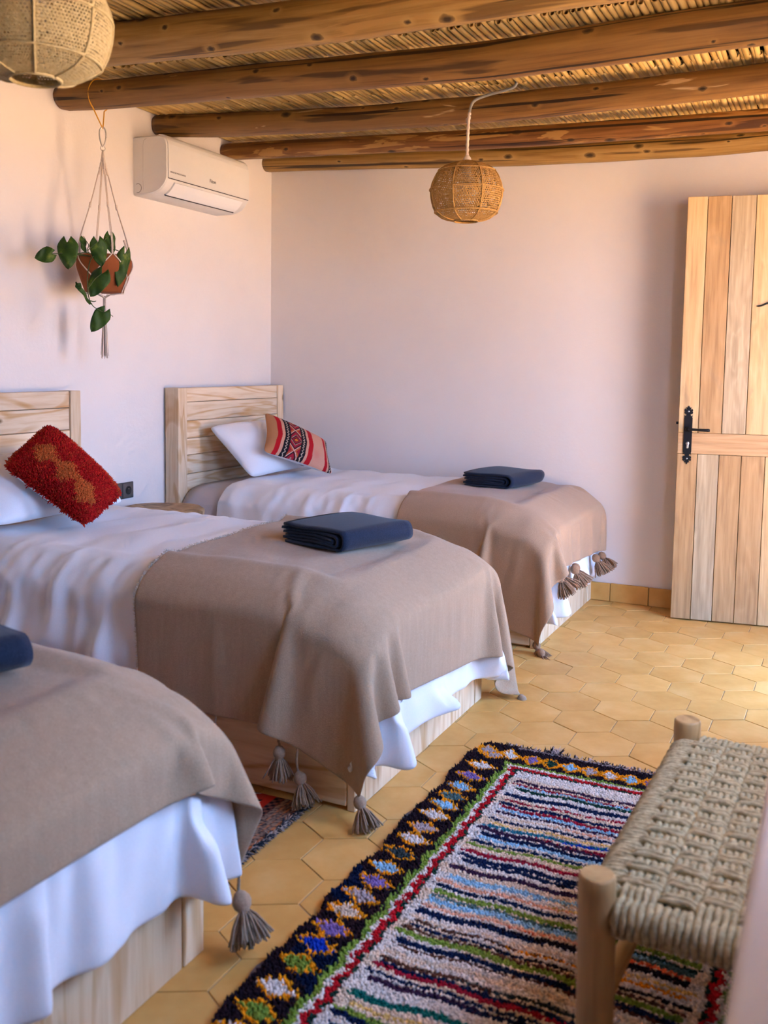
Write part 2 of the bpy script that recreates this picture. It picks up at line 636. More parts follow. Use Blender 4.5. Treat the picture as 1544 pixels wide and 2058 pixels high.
for k, (Y, r0, zz, mi, lab) in enumerate(LOGS):
    n, seg = 110, 26
    X = np.linspace(0.001, XR - 0.001, n)
    Zc = np.interp(X, [a for a, _ in zz], [b for _, b in zz])
    ker = np.ones(9) / 9
    Zc = np.convolve(np.pad(Zc, 4, mode='edge'), ker, mode='valid')
    th = np.arange(seg) * 2 * PI / seg
    V = []
    for i in range(n):
        p = np.stack([np.full(seg, X[i] * 3.0), np.cos(th) * 1.2 + k * 7.3, np.sin(th) * 1.2 + k * 3.1], 1)
        r = r0 * (1 + (0.05 * X[i] - 0.06 if k == 2 else 0)) * (1 + 0.05 * vnoise(p, 0.9, k) + 0.035 * vnoise(p, 2.6, k + 9) + 0.02 * math.sin(X[i] * 2.1 + k))
        if i == 0:
            r = r * 0.90
        yoff = 0.008 * math.sin(X[i] * 1.3 + k * 2)
        if k == 5:
            yoff = -abs(yoff) * 0.5
        y = Y + yoff + r * np.cos(th)
        if k == 5:
            y = np.minimum(y, -0.002)
        V.append(np.stack([np.full(seg, X[i]), y, Zc[i] + r * np.sin(th)], 1))
    V = np.concatenate(V)
    F = [(i * seg + j, (i + 1) * seg + j, (i + 1) * seg + (j + 1) % seg, i * seg + (j + 1) % seg) for i in range(n - 1) for j in range(seg)]
    F += [tuple(range(seg)), tuple(range(n * seg - 1, (n - 1) * seg - 1, -1))]
    o = mk('ceiling_beam', V, F, LM[mi])
    ba = o.data.attributes.new('bark', 'FLOAT_VECTOR', 'POINT')
    tt = (th + PI / 2) % (2 * PI)
    bv = np.stack([np.repeat(X, seg), np.tile(tt * 0.07, n), np.full(n * seg, k * 2.7)], 1) + np.array([k * 5.3, k * 1.7, 0])
    ba.data.foreach_set('vector', bv.astype(np.float32).ravel())
    tag(o, lab, 'beam', 'log beams under the reed ceiling')

# reeds
M = Mat('reed', 0.5, 0.4)
f1 = M.noise(50, 3, 0.6, (1, 0.05, 1))
f2 = M.noise(14, 3, 0.6, (1, 0.25, 1))
c = M.ramp(f1, [(0.3, (0.38, 0.23, 0.065)), (0.5, (0.48, 0.315, 0.105)), (0.75, (0.58, 0.415, 0.17))])
c = M.mix(M.ramp(f2, [(0.66, (0, 0, 0)), (0.78, (1, 1, 1))]), c, (0.22, 0.12, 0.035))
oi = M.n('ShaderNodeObjectInfo')
hs = M.n('ShaderNodeHueSaturation')
mr = M.n('ShaderNodeMapRange')
mr.inputs['To Min'].default_value = 0.55
mr.inputs['To Max'].default_value = 1.2
M.l(oi.outputs['Random'], mr.inputs['Value'])
M.l(mr.outputs[0], hs.inputs['Value'])
M.l(c, hs.inputs['Color'])
M.color(hs.outputs[0])
M.bump(f1, 0.2, 0.003)
MW['reed'] = M.m
_at = M.n('ShaderNodeVertexColor', layer_name='Col')


def reed_vf(L, r, seed):
    """hollow cane along +Y from 0 to L with swollen nodes"""
    rr = random.Random(seed)
    ys, rs = [], []
    y = 0.0
    nodes = []
    t = rr.uniform(0.08, 0.2)
    while t < L - 0.05:
        nodes.append(t)
        t += rr.uniform(0.16, 0.24)
    prof = [(0.0, r)]
    for q in nodes:
        prof += [(q - 0.006, r), (q, r * 1.06), (q + 0.006, r)]
    prof.append((L, r))
    seg = 7
    a = np.arange(seg) * 2 * PI / seg
    V, F = [], []
    bend = rr.uniform(-0.003, 0.003)
    rings = [(0.045, r * 0.62), (0.0, r * 0.66)] + prof
    for (yy, rad) in rings:
        off = bend * math.sin(PI * yy / L)
        V.append(np.stack([rad * np.cos(a) + off, np.full(seg, yy), rad * np.sin(a)], 1))
    V = np.concatenate(V)
    for i in range(len(rings) - 1):
        for j in range(seg):
            k = (j + 1) % seg
            F.append((i * seg + j, i * seg + k, (i + 1) * seg + k, (i + 1) * seg + j))
    return V, F


BAYS = [(-3.70, -2.78, 0.013), (-2.93, -2.16, 0.013), (-2.32, -1.60, 0.040), (-1.80, -0.98, 0.0125), (-1.12, -0.44, 0.013), (-0.60, -0.012, 0.013)]
vis = {1: (0.60, 1.65), 2: (0.30, 2.95), 3: (0.30, 2.95)}
rest = []
cnt = 0
for bi, (y0, y1, dz) in enumerate(BAYS):
    L = y1 - y0
    variants = []
    for s in range(6):
        V, F = reed_vf(L, 0.0122, bi * 10 + s)
        me = mesh_of('reed', V, F)
        me.materials.append(MW['reed'])
        variants.append((me, V, F))
    x = 0.02
    while x < XR - 0.02:
        s = RNG.uniform(0.72, 1.12)
        x += 0.0122 * s
        rz = RNG.gauss(0.0, 0.007)
        rx = RNG.gauss(0.0, 0.003)
        loc = Vector((x, y0 + RNG.uniform(-0.02, 0.02) * (1 if bi < 5 else 0), zdeck(x) + dz + RNG.uniform(-0.001, 0.001)))
        mt = Matrix.Translation(loc) @ Matrix.Rotation(rz, 4, 'Z') @ Matrix.Rotation(rx, 4, 'X') @ Matrix.Diagonal((s, 1, s, 1))
        me, V, F = variants[RNG.randrange(6)]
        lo, hi = vis.get(bi, (9, 0))
        if lo < x < hi and cnt < 300:
            o = bpy.data.objects.new('reed', me)
            COL.objects.link(o)
            o.matrix_world = mt
            o.parent = ceiling
            cnt += 1
        else:
            Mx = np.array(mt)
            rest.append((np.asarray(V) @ Mx[:3, :3].T + Mx[:3, 3], F))
        x += 0.0122 * s * RNG.uniform(0.98, 1.10)
V, F = merge(rest)
o = mk('reed_layer', V, F, MW['reed'], ceiling)
o['kind'] = 'stuff'

# ------------------------------------------------------------------ beds, duvets and blankets
sheet_m = fabric('white_cotton', (0.78, 0.79, 0.83), 0.03, 300, 0.10, 0.9, 2.5, 0.03)
grey_sheet_m = fabric('grey_sheet', (0.52, 0.47, 0.48), 0.04, 300, 0.10)
bl_m = Mat('wool_blanket', 0.95, 0.1)
_f = bl_m.noise(330, 3, 0.75)
_w = bl_m.noise(60, 3, 0.6, (1, 1, 0.15))
_c = bl_m.ramp(_f, [(0.3, (0.34, 0.235, 0.148)), (0.55, (0.43, 0.305, 0.197)), (0.75, (0.52, 0.38, 0.255))])
_c = bl_m.mix(0.25, _c, bl_m.ramp(_w, [(0.35, (0.33, 0.225, 0.14)), (0.7, (0.47, 0.335, 0.222))]))
bl_m.color(_c)
_wr = bl_m.noise(13, 3, 0.5, (1, 1, 0.35), 0.6)
bl_m.bump(bl_m.mix(0.45, _f, _wr), 0.55, 0.006)
bl_m.b.inputs['Sheen Weight'].default_value = 0.2
bl_m = bl_m.m
bl2_m = fabric('brown_wool_blanket', (0.41, 0.262, 0.160), 0.16, 330, 0.35, 0.95, 5, 0.10, 0.2)

BED_Y = {1: (-4.41, -3.39), 2: (-2.715, -1.697), 3: (-1.02, -0.004)}
BED_LAB = {1: 'pine bed whose foot stands beside the woven bench', 2: 'pine bed with the red cushion, between the other two beds', 3: 'pine bed with the striped cushion, along the back wall'}
colliders = []


def top_h(k, x, y):
    """height of the made-up bed: flat in the middle, rounded towards foot and sides"""
    y0, y1 = BED_Y[k]
    ty = np.clip((y - (y0 + y1) / 2) / ((y1 - y0) / 2), -1, 1)
    tx = np.clip((x - 0.9) / (2.012 - 0.9), 0, 1)
    ey = np.where(ty > 0, np.abs(ty) ** (9 if k < 3 else 30), np.abs(ty) ** 9)
    return 0.592 - 0.085 * ey - 0.105 * tx ** 9 + 0.004 * np.sin(x * 5 + k) * np.sin(y * 6 + k)


def crown_mesh(k):
    y0, y1 = BED_Y[k]
    x = np.concatenate([np.linspace(0.1, 1.5, 24), np.linspace(1.53, 2.012, 26)])
    y = np.concatenate([np.linspace(y0, y0 + 0.16, 12), np.linspace(y0 + 0.2, y1 - 0.2, 14), np.linspace(y1 - 0.16, y1, 12)])
    X, Y = np.meshgrid(x, y, indexing='ij')
    V = np.stack([X, Y, top_h(k, X, Y)], -1).reshape(-1, 3)
    nx, ny = len(x), len(y)
    I = np.arange(nx * ny).reshape(nx, ny)
    F = [tuple(q) for q in np.stack([I[:-1, :-1], I[1:, :-1], I[1:, 1:], I[:-1, 1:]], -1).reshape(-1, 4)]
    loop = list(I[:, 0]) + list(I[-1, 1:]) + list(I[-2::-1, -1]) + list(I[0, -2:0:-1])
    n = len(V)
    zl = [0.3, 0.0]
    V = list(map(tuple, V))
    prev = loop
    for z in zl:
        cur = []
        for q in loop:
            V.append((V[q][0], V[q][1], z))
            cur.append(len(V) - 1)
        for i in range(len(loop)):
            j = (i + 1) % len(loop)
            F.append((prev[j], prev[i], cur[i], cur[j]))
        prev = cur
    return mesh_of('collider', V, F)


for k in (1, 2, 3):
    y0, y1 = BED_Y[k]
    bed = thing('bed', (1.0, (y0 + y1) / 2, 0), BED_LAB[k], 'bed', 'pine beds')
    if k == 3:
        hx0, hx1 = 0.012, 0.095
    else:
        hx0, hx1 = 0.012, 0.085
    hz = 1.082
    for a, b in ((y0, y0 + 0.075), (y1 - 0.062, y1 - 0.001)):
        box('headboard_post', hx0, hx1, a, b, 0.0, hz, MW['pine_z'], bed, 0.003, 2)
    zs = [0.30, 0.470, 0.550, 0.633, 0.732, 0.819, 0.911, 1.008, hz]
    zs = [0.30, 0.46, 0.633, 0.732, 0.819, 0.911, 1.008, hz]
    for a, b in zip(zs[:-1], zs[1:]):
        box('headboard_plank', hx0 + 0.016, hx1 - 0.006 - RNG.uniform(0, .003), y0 + 0.076, y1 - 0.063, a + 0.0012, b - 0.0012, MW['pine_y'], bed, 0.0025, 1)
    # base of boards
    bh = 0.285
    for a, b in ((y0 + 0.004, y0 + 0.028), (y1 - 0.030, y1 - 0.006)):
        box('side_board', 0.10, 1.972, a, b, 0.012, bh, MW['pine_x'], bed, 0.003, 1)
        box('side_rail', 0.10, 1.95, a + (0.024 if a < (y0 + y1) / 2 else -0.024), b + (0.024 if a < (y0 + y1) / 2 else -0.024), 0.0, 0.06, MW['pine_x'], bed, 0.002, 1)
    box('foot_board', 1.974, 1.998, y0 + 0.070, y1 - 0.075, 0.0, bh, MW['pine_z'], bed, 0.002, 1)
    box('foot_post', 1.974, 2.000, y0 + 0.004, y0 + 0.066, 0.0, bh, MW['pine_z'], bed, 0.003, 1)
    box('foot_post', 1.974, 2.000, y1 - 0.070, y1 - 0.004, 0.0, bh, MW['pine_z'], bed, 0.003, 1)
    me = crown_mesh(k)
    V = np.array([v.co for v in me.vertices])
    F = [tuple(p.vertices) for p in me.polygons]
    ym = (y0 + y1) / 2
    V[:, 2] = np.where(V[:, 2] > 0.35, V[:, 2] - 0.020, bh + 0.002)
    V[:, 0] = 0.105 + (V[:, 0] - 0.1) * (1.870 / 1.912)
    V[:, 1] = ym + (V[:, 1] - ym) * 0.966
    mk('mattress', V, F, grey_sheet_m, bed)
    # collider for the cloth (removed again below): base and mattress with a crowned, softly rounded top
    co = bpy.data.objects.new('collider', crown_mesh(k))
    COL.objects.link(co)
    colliders.append(co)


def plane_collider(V):
    me = mesh_of('collider', V, [(0, 1, 2, 3)])
    o = bpy.data.objects.new('collider', me)
    COL.objects.link(o)
    colliders.append(o)


plane_collider([(-1, -7, 0), (6, -7, 0), (6, 1, 0), (-1, 1, 0)])
plane_collider([(-1, -0.001, -1), (6, -0.001, -1), (6, -0.001, 2), (-1, -0.001, 2)])


def make_collision(o, outer=0.006, fr=8.0):
    md = o.modifiers.new('Collision', 'COLLISION')
    o.collision.thickness_outer = outer
    o.collision.thickness_inner = 0.03
    o.collision.cloth_friction = fr
    o.collision.damping = 0.4


for o in colliders:
    make_collision(o)


def sheet(name, k, x0, x1, y0, y1, lift, step, skew=0.0, amp=1.0, rise=0.0, skew1=0.0, cut=0.0):
    nx, ny = int(round((x1 - x0) / step)) + 1, int(round((y1 - y0) / step)) + 1
    X, Y = np.meshgrid(np.linspace(x0, x1, nx), np.linspace(y0, y1, ny), indexing='ij')
    b0, b1 = BED_Y[k]
    yc = (b0 + b1) / 2
    tX = (X - x0) / (x1 - x0)
    Xs = X - (Y - yc) * (skew * (1 - tX) + skew1 * tX)
    if cut > 0:      # rounded corners at the foot
        ex = np.clip((Xs - 2.0) / (x1 - 2.0), 0, 1)
        ey = np.maximum(np.clip((b0 - Y) / max(b0 - y0, 1e-3), 0, 1), np.clip((Y - b1) / max(y1 - b1, 1e-3), 0, 1) if y1 > b1 else 0)
        s_ = 1 - cut * np.minimum(ex, ey)
        Xs = np.where(Xs > 2.0, 2.0 + (Xs - 2.0) * s_, Xs)
        Y = np.where(Y < b0, b0 + (Y - b0) * s_, np.where(Y > b1, b1 + (Y - b1) * s_, Y))
    # wrinkles pulled across the top, mostly running over the width
    W = 0.0032 * np.sin(Xs * 24 + 2.2 * np.sin(Y * 3 + k) + k) + 0.0026 * np.sin(Y * 17 + Xs * 6 + 2 * k) + 0.002 * np.sin(Xs * 47 + 3 * np.sin(Y * 5)) * np.sin(Y * 9 + k)
    inside = np.maximum(top_h(k, np.minimum(Xs, 1.96), np.clip(Y, b0 + 0.05, b1 - (0.05 if k < 3 else 0.0))), 0.5)
    _dx = 1.93 - Xs
    _dy = np.minimum(Y - (b0 + 0.07), (b1 - 0.07 - Y) if k < 3 else 9.0)
    _w = np.clip(np.minimum(_dx, _dy) / 0.10, 0, 1)
    Z = inside + lift + W * amp + rise * (1 - _w)
    V = np.stack([Xs, Y, Z], -1).reshape(-1, 3)
    I = np.arange(nx * ny).reshape(nx, ny)
    F = np.stack([I[:-1, :-1], I[1:, :-1], I[1:, 1:], I[:-1, 1:]], -1).reshape(-1, 4)
    me = mesh_of(name, V, F)
    o = bpy.data.objects.new(name, me)
    COL.objects.link(o)
    vg = o.vertex_groups.new(name='pin')
    dx = 1.93 - Xs
    dy = np.minimum(Y - (b0 + 0.07), (b1 - 0.07 - Y) if k < 3 else 9.0)
    w = np.clip(np.minimum(dx, dy) / 0.10, 0, 1)
    w = (w * w * (3 - 2 * w)).reshape(-1)
    for i in np.nonzero(w > 0.01)[0]:
        vg.add([int(i)], float(w[i]), 'REPLACE')
    return o, nx, ny


def drape(objs, frames, mass, bend, shrink, dist=0.008, quality=6, fr=12.0):
    SC.frame_start, SC.frame_end = 1, frames + 5
    SC.frame_set(1)
    for o in objs:
        md = o.modifiers.new('Cloth', 'CLOTH')
        s, c = md.settings, md.collision_settings
        s.quality = quality
        s.vertex_group_mass = 'pin'
        s.pin_stiffness = 4.0
        s.mass = mass
        s.tension_stiffness = 15
        s.compression_stiffness = 15
        s.shear_stiffness = 8
        s.bending_stiffness = bend
        s.air_damping = 1.5
        s.shrink_min = shrink
        s.shrink_max = shrink
        c.distance_min = dist
        c.friction = fr
        c.collision_quality = 3
        c.use_self_collision = False
        md.point_cache.frame_start = 1
        md.point_cache.frame_end = frames + 5
    for f in range(1, frames + 1):
        SC.frame_set(f)
    dg = bpy.context.evaluated_depsgraph_get()
    out = []
    for o in objs:
        ev = o.evaluated_get(dg)
        me = ev.to_mesh()
        a = np.zeros(len(me.vertices) * 3, dtype=np.float32)
        me.vertices.foreach_get('co', a)
        ev.to_mesh_clear()
        out.append(a.reshape(-1, 3).copy())
    for o, a in zip(objs, out):
        o.modifiers.clear()
        o.vertex_groups.clear()
        o.data.vertices.foreach_set('co', a.ravel())
        o.data.update()
    SC.frame_set(1)
    return out


import time as _time
_t0 = _time.time()
duv = []
DSPEC = {1: (0.40, 2.315, -4.41 - 0.20, -3.39 + 0.25), 2: (0.36, 2.37, -2.715 - 0.265, -1.697 + 0.27), 3: (0.355, 2.35, -1.02 - 0.29, -0.012)}
for k in (1, 2, 3):
    a = DSPEC[k]
    o, nx, ny = sheet('duvet', k, a[0], a[1], a[2], a[3], 0.010, 0.021, 0.0, 1.2, 0.0, 0.0, 0.3)
    duv.append(o)
drape(duv, 38, 0.4, 0.9, -0.06)
# the blankets fall over the same bed blocks, grown by the thickness of the duvet
for k, o in zip((1, 2, 3), colliders[:3]):
    b0, b1 = BED_Y[k]
    for v in o.data.vertices:
        v.co.x += 0.024 if v.co.x > 1.9 else 0.0
        tz = 0.016 if v.co.z > 0.2 else 0.0
        q = (v.co.y - (b0 + b1) / 2) / ((b1 - b0) / 2)
        if k < 3 or q < 0:
            v.co.y += 0.024 * q
        v.co.z += tz
    o.data.update()
bla = []
BSPEC = {1: (1.05, 2.165, -4.41 - 0.30, -3.39 + 0.31, -0.03, -0.03), 2: (1.25, 2.325, -2.715 - 0.375, -1.697 + 0.36, 0.055, -0.11), 3: (1.33, 2.27, -1.02 - 0.44, -0.014, 0.04, -0.07)}
bdim = []
for k in (1, 2, 3):
    a = BSPEC[k]
    o, nx, ny = sheet('throw_blanket', k, a[0], a[1], a[2], a[3], 0.026, 0.02, a[4], 0.8, 0.05, a[5])
    bla.append(o)
    bdim.append((nx, ny))
bco = drape(bla, 42, 0.5, 2.5, -0.01, 0.010)
for o in colliders:
    bpy.data.objects.remove(o)
# gathers: ridged folds running down the hanging sides of the duvets
for k, o in zip((1, 2, 3), duv):
    b0, b1 = BED_Y[k]
    n_ = len(o.data.vertices)
    a_ = np.zeros(n_ * 3, dtype=np.float32)
    o.data.vertices.foreach_get('co', a_)
    a_ = a_.reshape(-1, 3)
    x_, y_, z_ = a_[:, 0], a_[:, 1], a_[:, 2]
    w1 = x_ * 26 + 2.2 * np.sin(x_ * 4.3 + k) + 1.1 * np.sin(z_ * 9 + x_ * 7) + k
    rid = (1 - np.abs(np.sin(w1 * 0.5))) ** 2 * 0.016 + (1 - np.abs(np.sin(w1 * 0.83 + 1.3))) ** 2 * 0.009 - 0.006
    near_ = np.clip((b0 + 0.16 - y_) / 0.16, 0, 1) * np.clip((1.92 - x_) / 0.1, 0, 1)
    puff = 0.030 * np.exp(-((z_ - 0.34) / 0.07) ** 2)
    a_[:, 1] -= near_ * (rid + (puff if k == 2 else 0.0) * (z_ < 0.5))
    a_[:, 2] += near_ * rid * (z_ > 0.5) * 0.5
    w2 = y_ * 28 + 2.0 * np.sin(y_ * 5 + k) + 0.8 * np.sin(z_ * 11)
    foot_ = np.clip((x_ - 1.97) / 0.05, 0, 1)
    a_[:, 0] += foot_ * ((1 - np.abs(np.sin(w2 * 0.5))) ** 2 * 0.012 - 0.002)
    o.data.vertices.foreach_set('co', a_.ravel())
    o.data.update()
# keep every duvet strictly beneath its blanket
from mathutils.bvhtree import BVHTree
for od, ob in zip(duv, bla):
    tree = BVHTree.FromPolygons([v.co.copy() for v in ob.data.vertices], [tuple(p.vertices) for p in ob.data.polygons])
    for v in od.data.vertices:
        for _ in range(2):
            loc, nor, ix, dist = tree.find_nearest(v.co, 0.13)
            if loc is not None:
                sd_ = (v.co - loc).dot(nor)
                if sd_ > -0.010 and abs(abs(sd_) - dist) < 0.04:
                    v.co = v.co + nor * (-0.012 - sd_)
    b0, b1 = BED_Y[{0: 1, 1: 2, 2: 3}[duv.index(od)]]
    for v in od.data.vertices:
        if v.co.z > 0.52:
            continue
        for start, dr, gap in ((Vector((v.co.x, (b0 + b1) / 2, v.co.z)), Vector((0, -1, 0)), b0 + 0.06 - v.co.y), (Vector((1.2, v.co.y, v.co.z)), Vector((1, 0, 0)), v.co.x - 1.96)):
            if gap > 0:
                hit = tree.ray_cast(start, dr, 2.0)
                if hit[0] is not None and (v.co - hit[0]).dot(dr) > -0.012 and (v.co - hit[0]).dot(dr) < 0.15:
                    v.co = v.co + dr * (-0.014 - (v.co - hit[0]).dot(dr))
for o in duv:
    o.modifiers.clear()
print('cloth seconds', _time.time() - _t0)

DL = {1: 'white duvet on the bed beside the woven bench', 2: 'white duvet with gathered folds on the bed with the red cushion', 3: 'white duvet on the bed along the back wall'}
for k, o in zip((1, 2, 3), duv):
    o.data.materials.append(sheet_m)
    sd = o.modifiers.new('Solidify', 'SOLIDIFY')
    sd.thickness = 0.012
    sd.offset = -0.6
    sb = o.modifiers.new('Subsurf', 'SUBSURF')
    sb.levels = sb.render_levels = 1
    tag(o, DL[k], 'duvet', 'white duvets on the beds')
BL = {1: 'beige wool throw with one tassel by the floor, over the bed beside the woven bench', 2: 'beige wool throw with long tassels over the bed with the red cushion', 3: 'brown wool throw with bunched tassels over the foot of the bed by the back wall'}
for k, o in zip((1, 2, 3), bla):
    o.data.materials.append(bl2_m if k == 3 else bl_m)
    sd = o.modifiers.new('Solidify', 'SOLIDIFY')
    sd.thickness = 0.005
    sd.offset = 1.0
    sb = o.modifiers.new('Subsurf', 'SUBSURF')
    sb.levels = sb.render_levels = 1
    tag(o, BL[k], 'blanket', 'wool throws across the beds')

# ------------------------------------------------------------------ tassels on the blankets
yarn_m = fabric('tassel_yarn', (0.36, 0.255, 0.175), 0.2, 180, 0.3, 0.95, 8, 0.15)
yarn2_m = fabric('dark_tassel_yarn', (0.33, 0.185, 0.105), 0.2, 180, 0.3, 0.95, 8, 0.15)


def tassel_meshes(seed, m):
    """head with a tie and a skirt of yarn, hanging from the origin down -Z"""
    rr = random.Random(seed)
    prof = [(0.004, -0.040), (0.010, -0.043), (0.0165, -0.052), (0.018, -0.060), (0.0155, -0.069), (0.011, -0.074), (0.012, -0.078)]
    V1, F1 = lathe_vf(prof, 12)
    hm = mesh_of('tassel', V1, F1)
    hm.materials.append(m)
    st = []
    for i in range(95):
        a = rr.uniform(0, 2 * PI)
        q = math.sqrt(rr.random())
        sp = 0.008 + 0.034 * q
        L = rr.uniform(0.055, 0.068) * (1 - 0.12 * q)
        P = []
        for t in (0, .25, .5, .75, 1):
            r = 0.008 * q + (sp - 0.006 * q) * (t ** 0.75) * q
            P.append((r * math.cos(a) + rr.gauss(0, .0008), r * math.sin(a) + rr.gauss(0, .0008), -0.074 - L * t))
        st.append(tube_vf(P, 0.0021, 4, True))
    V2, F2 = merge(st)
    fm = mesh_of('tassel_fringe', V2, F2)
    fm.materials.append(m)
    return hm, fm


TM = {False: [tassel_meshes(s, yarn_m) for s in range(3)], True: [tassel_meshes(s + 9, yarn2_m) for s in range(3)]}


def tassel(bl, p, d=(0, 0, -1), cord=0.0, scale=1.0, dark=False, rot=0.0, bend=None):
    """p: point on the hem; a twisted cord of the given length, then the tassel along d"""
    p = Vector(p)
    d = Vector(d).normalized()
    q = p + Vector((0, 0, -cord))
    hm, fm = TM[dark][RNG.randrange(3)]
    o = bpy.data.objects.new('tassel', hm)
    COL.objects.link(o)
    o.matrix_world = Matrix.Translation(q - d * 0.036 * scale) @ Vector((0, 0, -1)).rotation_difference(d).to_matrix().to_4x4() @ Matrix.Rotation(rot, 4, 'Z') @ Matrix.Scale(scale, 4)
    o.parent = bl
    f = bpy.data.objects.new('tassel_fringe', fm)
    COL.objects.link(f)
    f.parent = o
    if cord > 0.005:
        e = q + d * 0.006
        pts = bez([p + Vector((0, 0, 0.006)), (p + q) / 2 + Vector((RNG.uniform(-.004, .004), RNG.uniform(-.004, .004), 0)), q, e], 18)
        V, F = tube_vf(pts, 0.0035 + 0.0008 * np.sin(np.arange(len(pts)) * 2.2), 6)
        c = mk('tassel_cord', V, F, yarn2_m if dark else yarn_m, bl)


def hem(k, i, j):
    """vertex of blanket k at fraction i along X and j across"""
    nx, ny = bdim[k - 1]
    return Vector(bco[k - 1].reshape(nx, ny, 3)[int(round(i * (nx - 1))), int(round(j * (ny - 1)))])


def hang(bl, k, i, j, dark=False, sc=1.0, lay=None):
    p = hem(k, i, j)
    need = 0.136 * sc
    if lay is not None:
        tassel(bl, p, lay, 0.0, sc, dark)
    elif p.z > need + 0.05:
        tassel(bl, p, (RNG.gauss(0, .06), RNG.gauss(0, .06), -1), min(p.z - need, 0.045), sc, dark, RNG.uniform(0, 6))
    else:
        tassel(bl, p, (0.5, -0.3, -0.75), max(0.0, p.z - need * 0.8), sc, dark, RNG.uniform(0, 6))


# pale stitching along the upper edge of the middle throw
nx, ny = bdim[1]
E0 = bco[1].reshape(nx, ny, 3)[0]
tt = np.linspace(0, ny - 1, 900)
i0 = np.minimum(tt.astype(int), ny - 2)
fr_ = (tt - i0)[:, None]
EP = E0[i0] * (1 - fr_) + E0[i0 + 1] * fr_
_EDGE = EP
for j in (0.02, 0.30, 0.52, 0.76, 0.99):
    hang(bla[1], 2, j, 0.0)
for j in (0.5, 0.98):
    hang(bla[1], 2, j, 1.0)
hang(bla[0], 1, 0.995, 1.0, sc=1.15)
for j in (0.1, 0.55):
    hang(bla[0], 1, j, 1.0)
for j in (0.55, 0.93, 0.995):
    hang(bla[2], 3, j, 0.0, True)
for j in (0.33, 0.365, 0.53, 0.58, 0.86, 0.93):
    hang(bla[2], 3, 1.0, j, True, 1.15, (0.55 + 0.2 * math.sin(j * 70), 0.3 * math.sin(j * 40), -0.8))

# ------------------------------------------------------------------ pillows and cushions
def cushion_grid(C, n, thick, nu=40, nv=40, pinch=0.06, back=0.5, sag=0.0):
    """front and back sheets between four corners TL, TR, BR, BL; n = outward normal"""
    C = [np.array(c, dtype=float) for c in C]
    n = np.array(n, dtype=float)
    n /= np.linalg.norm(n)
    u, v = np.meshgrid(np.linspace(0, 1, nu + 1), np.linspace(0, 1, nv + 1), indexing='ij')
    # edges pulled in between the corners
    uu = u + pinch * np.sin(PI * v) * (0.5 - u) * 1.0 * (np.abs(2 * u - 1) ** 1.0)
    vv = v + pinch * np.sin(PI * u) * (0.5 - v) * 1.0 * (np.abs(2 * v - 1) ** 1.0)
    rc = 1 - 0.07 * np.abs(2 * u - 1) ** 8 * np.abs(2 * v - 1) ** 8
    uu, vv = 0.5 + (uu - 0.5) * rc, 0.5 + (vv - 0.5) * rc
    B = ((1 - uu) * (1 - vv))[..., None] * C[0] + (uu * (1 - vv))[..., None] * C[1] + (uu * vv)[..., None] * C[2] + ((1 - uu) * vv)[..., None] * C[3]
    h = (np.clip(1 - np.abs(2 * u - 1) ** 2.6, 0, 1) * np.clip(1 - np.abs(2 * v - 1) ** 2.6, 0, 1)) ** 0.55
    return u, v, B, h, n


def grid_faces(nu, nv, flip=False, off=0):
    I = np.arange((nu + 1) * (nv + 1)).reshape(nu + 1, nv + 1) + off
    F = np.stack([I[:-1, :-1], I[1:, :-1], I[1:, 1:], I[:-1, 1:]], -1).reshape(-1, 4)
    return F[:, ::-1] if flip else F


def pillow(C, n, tf, tb, m, label, wr=0.006, seed=0, group='white pillows'):
    u, v, B, h, n = cushion_grid(C, n, 0, 44, 36, 0.05)
    w = wr * vnoise(np.stack([u * 7, v * 7, u * 0 + seed], -1), 1.4, seed) * h
    f = B + n * (h * tf + w)[..., None]
    b = B - n * (h * tb)[..., None]
    V = np.concatenate([f.reshape(-1, 3), b.reshape(-1, 3)])
    F = np.concatenate([grid_faces(44, 36, True), grid_faces(44, 36, False, 45 * 37)])
    me = mesh_of('pillow', V, F)
    bm = bmesh.new()
    bm.from_mesh(me)
    bmesh.ops.remove_doubles(bm, verts=bm.verts[:], dist=0.0008)
    bmesh.ops.recalc_face_normals(bm, faces=bm.faces[:])
    bm.to_mesh(me)
    bm.free()
    me.polygons.foreach_set('use_smooth', np.ones(len(me.polygons), dtype=bool))
    me.materials.append(m)
    o = bpy.data.objects.new('pillow', me)
    COL.objects.link(o)
    return tag(o, label, 'pillow', group)


pillow_m = fabric('pillow_cotton', (0.82, 0.80, 0.81), 0.03, 300, 0.10, 0.9, 3, 0.03)
pillow([(0.150, -0.850, 0.880), (0.150, -0.215, 0.880), (0.43, -0.235, 0.630), (0.415, -0.835, 0.622)], (0.7, 0, 0.72), 0.092, 0.035, pillow_m,
       'plump white pillow leaning on the headboard behind the striped cushion', seed=1)
pillow([(0.17, -2.60, 0.83), (0.17, -1.96, 0.835), (0.52, -1.90, 0.640), (0.53, -2.60, 0.640)], (0.6, 0, 0.8), 0.085, 0.045, pillow_m,
       'white pillow under the shaggy red cushion', seed=4)
pillow([(0.17, -4.22, 0.83), (0.17, -3.58, 0.835), (0.50, -3.58, 0.628), (0.50, -4.22, 0.628)], (0.6, 0, 0.8), 0.085, 0.05, pillow_m,
       'white pillow on the bed beside the woven bench', seed=8)

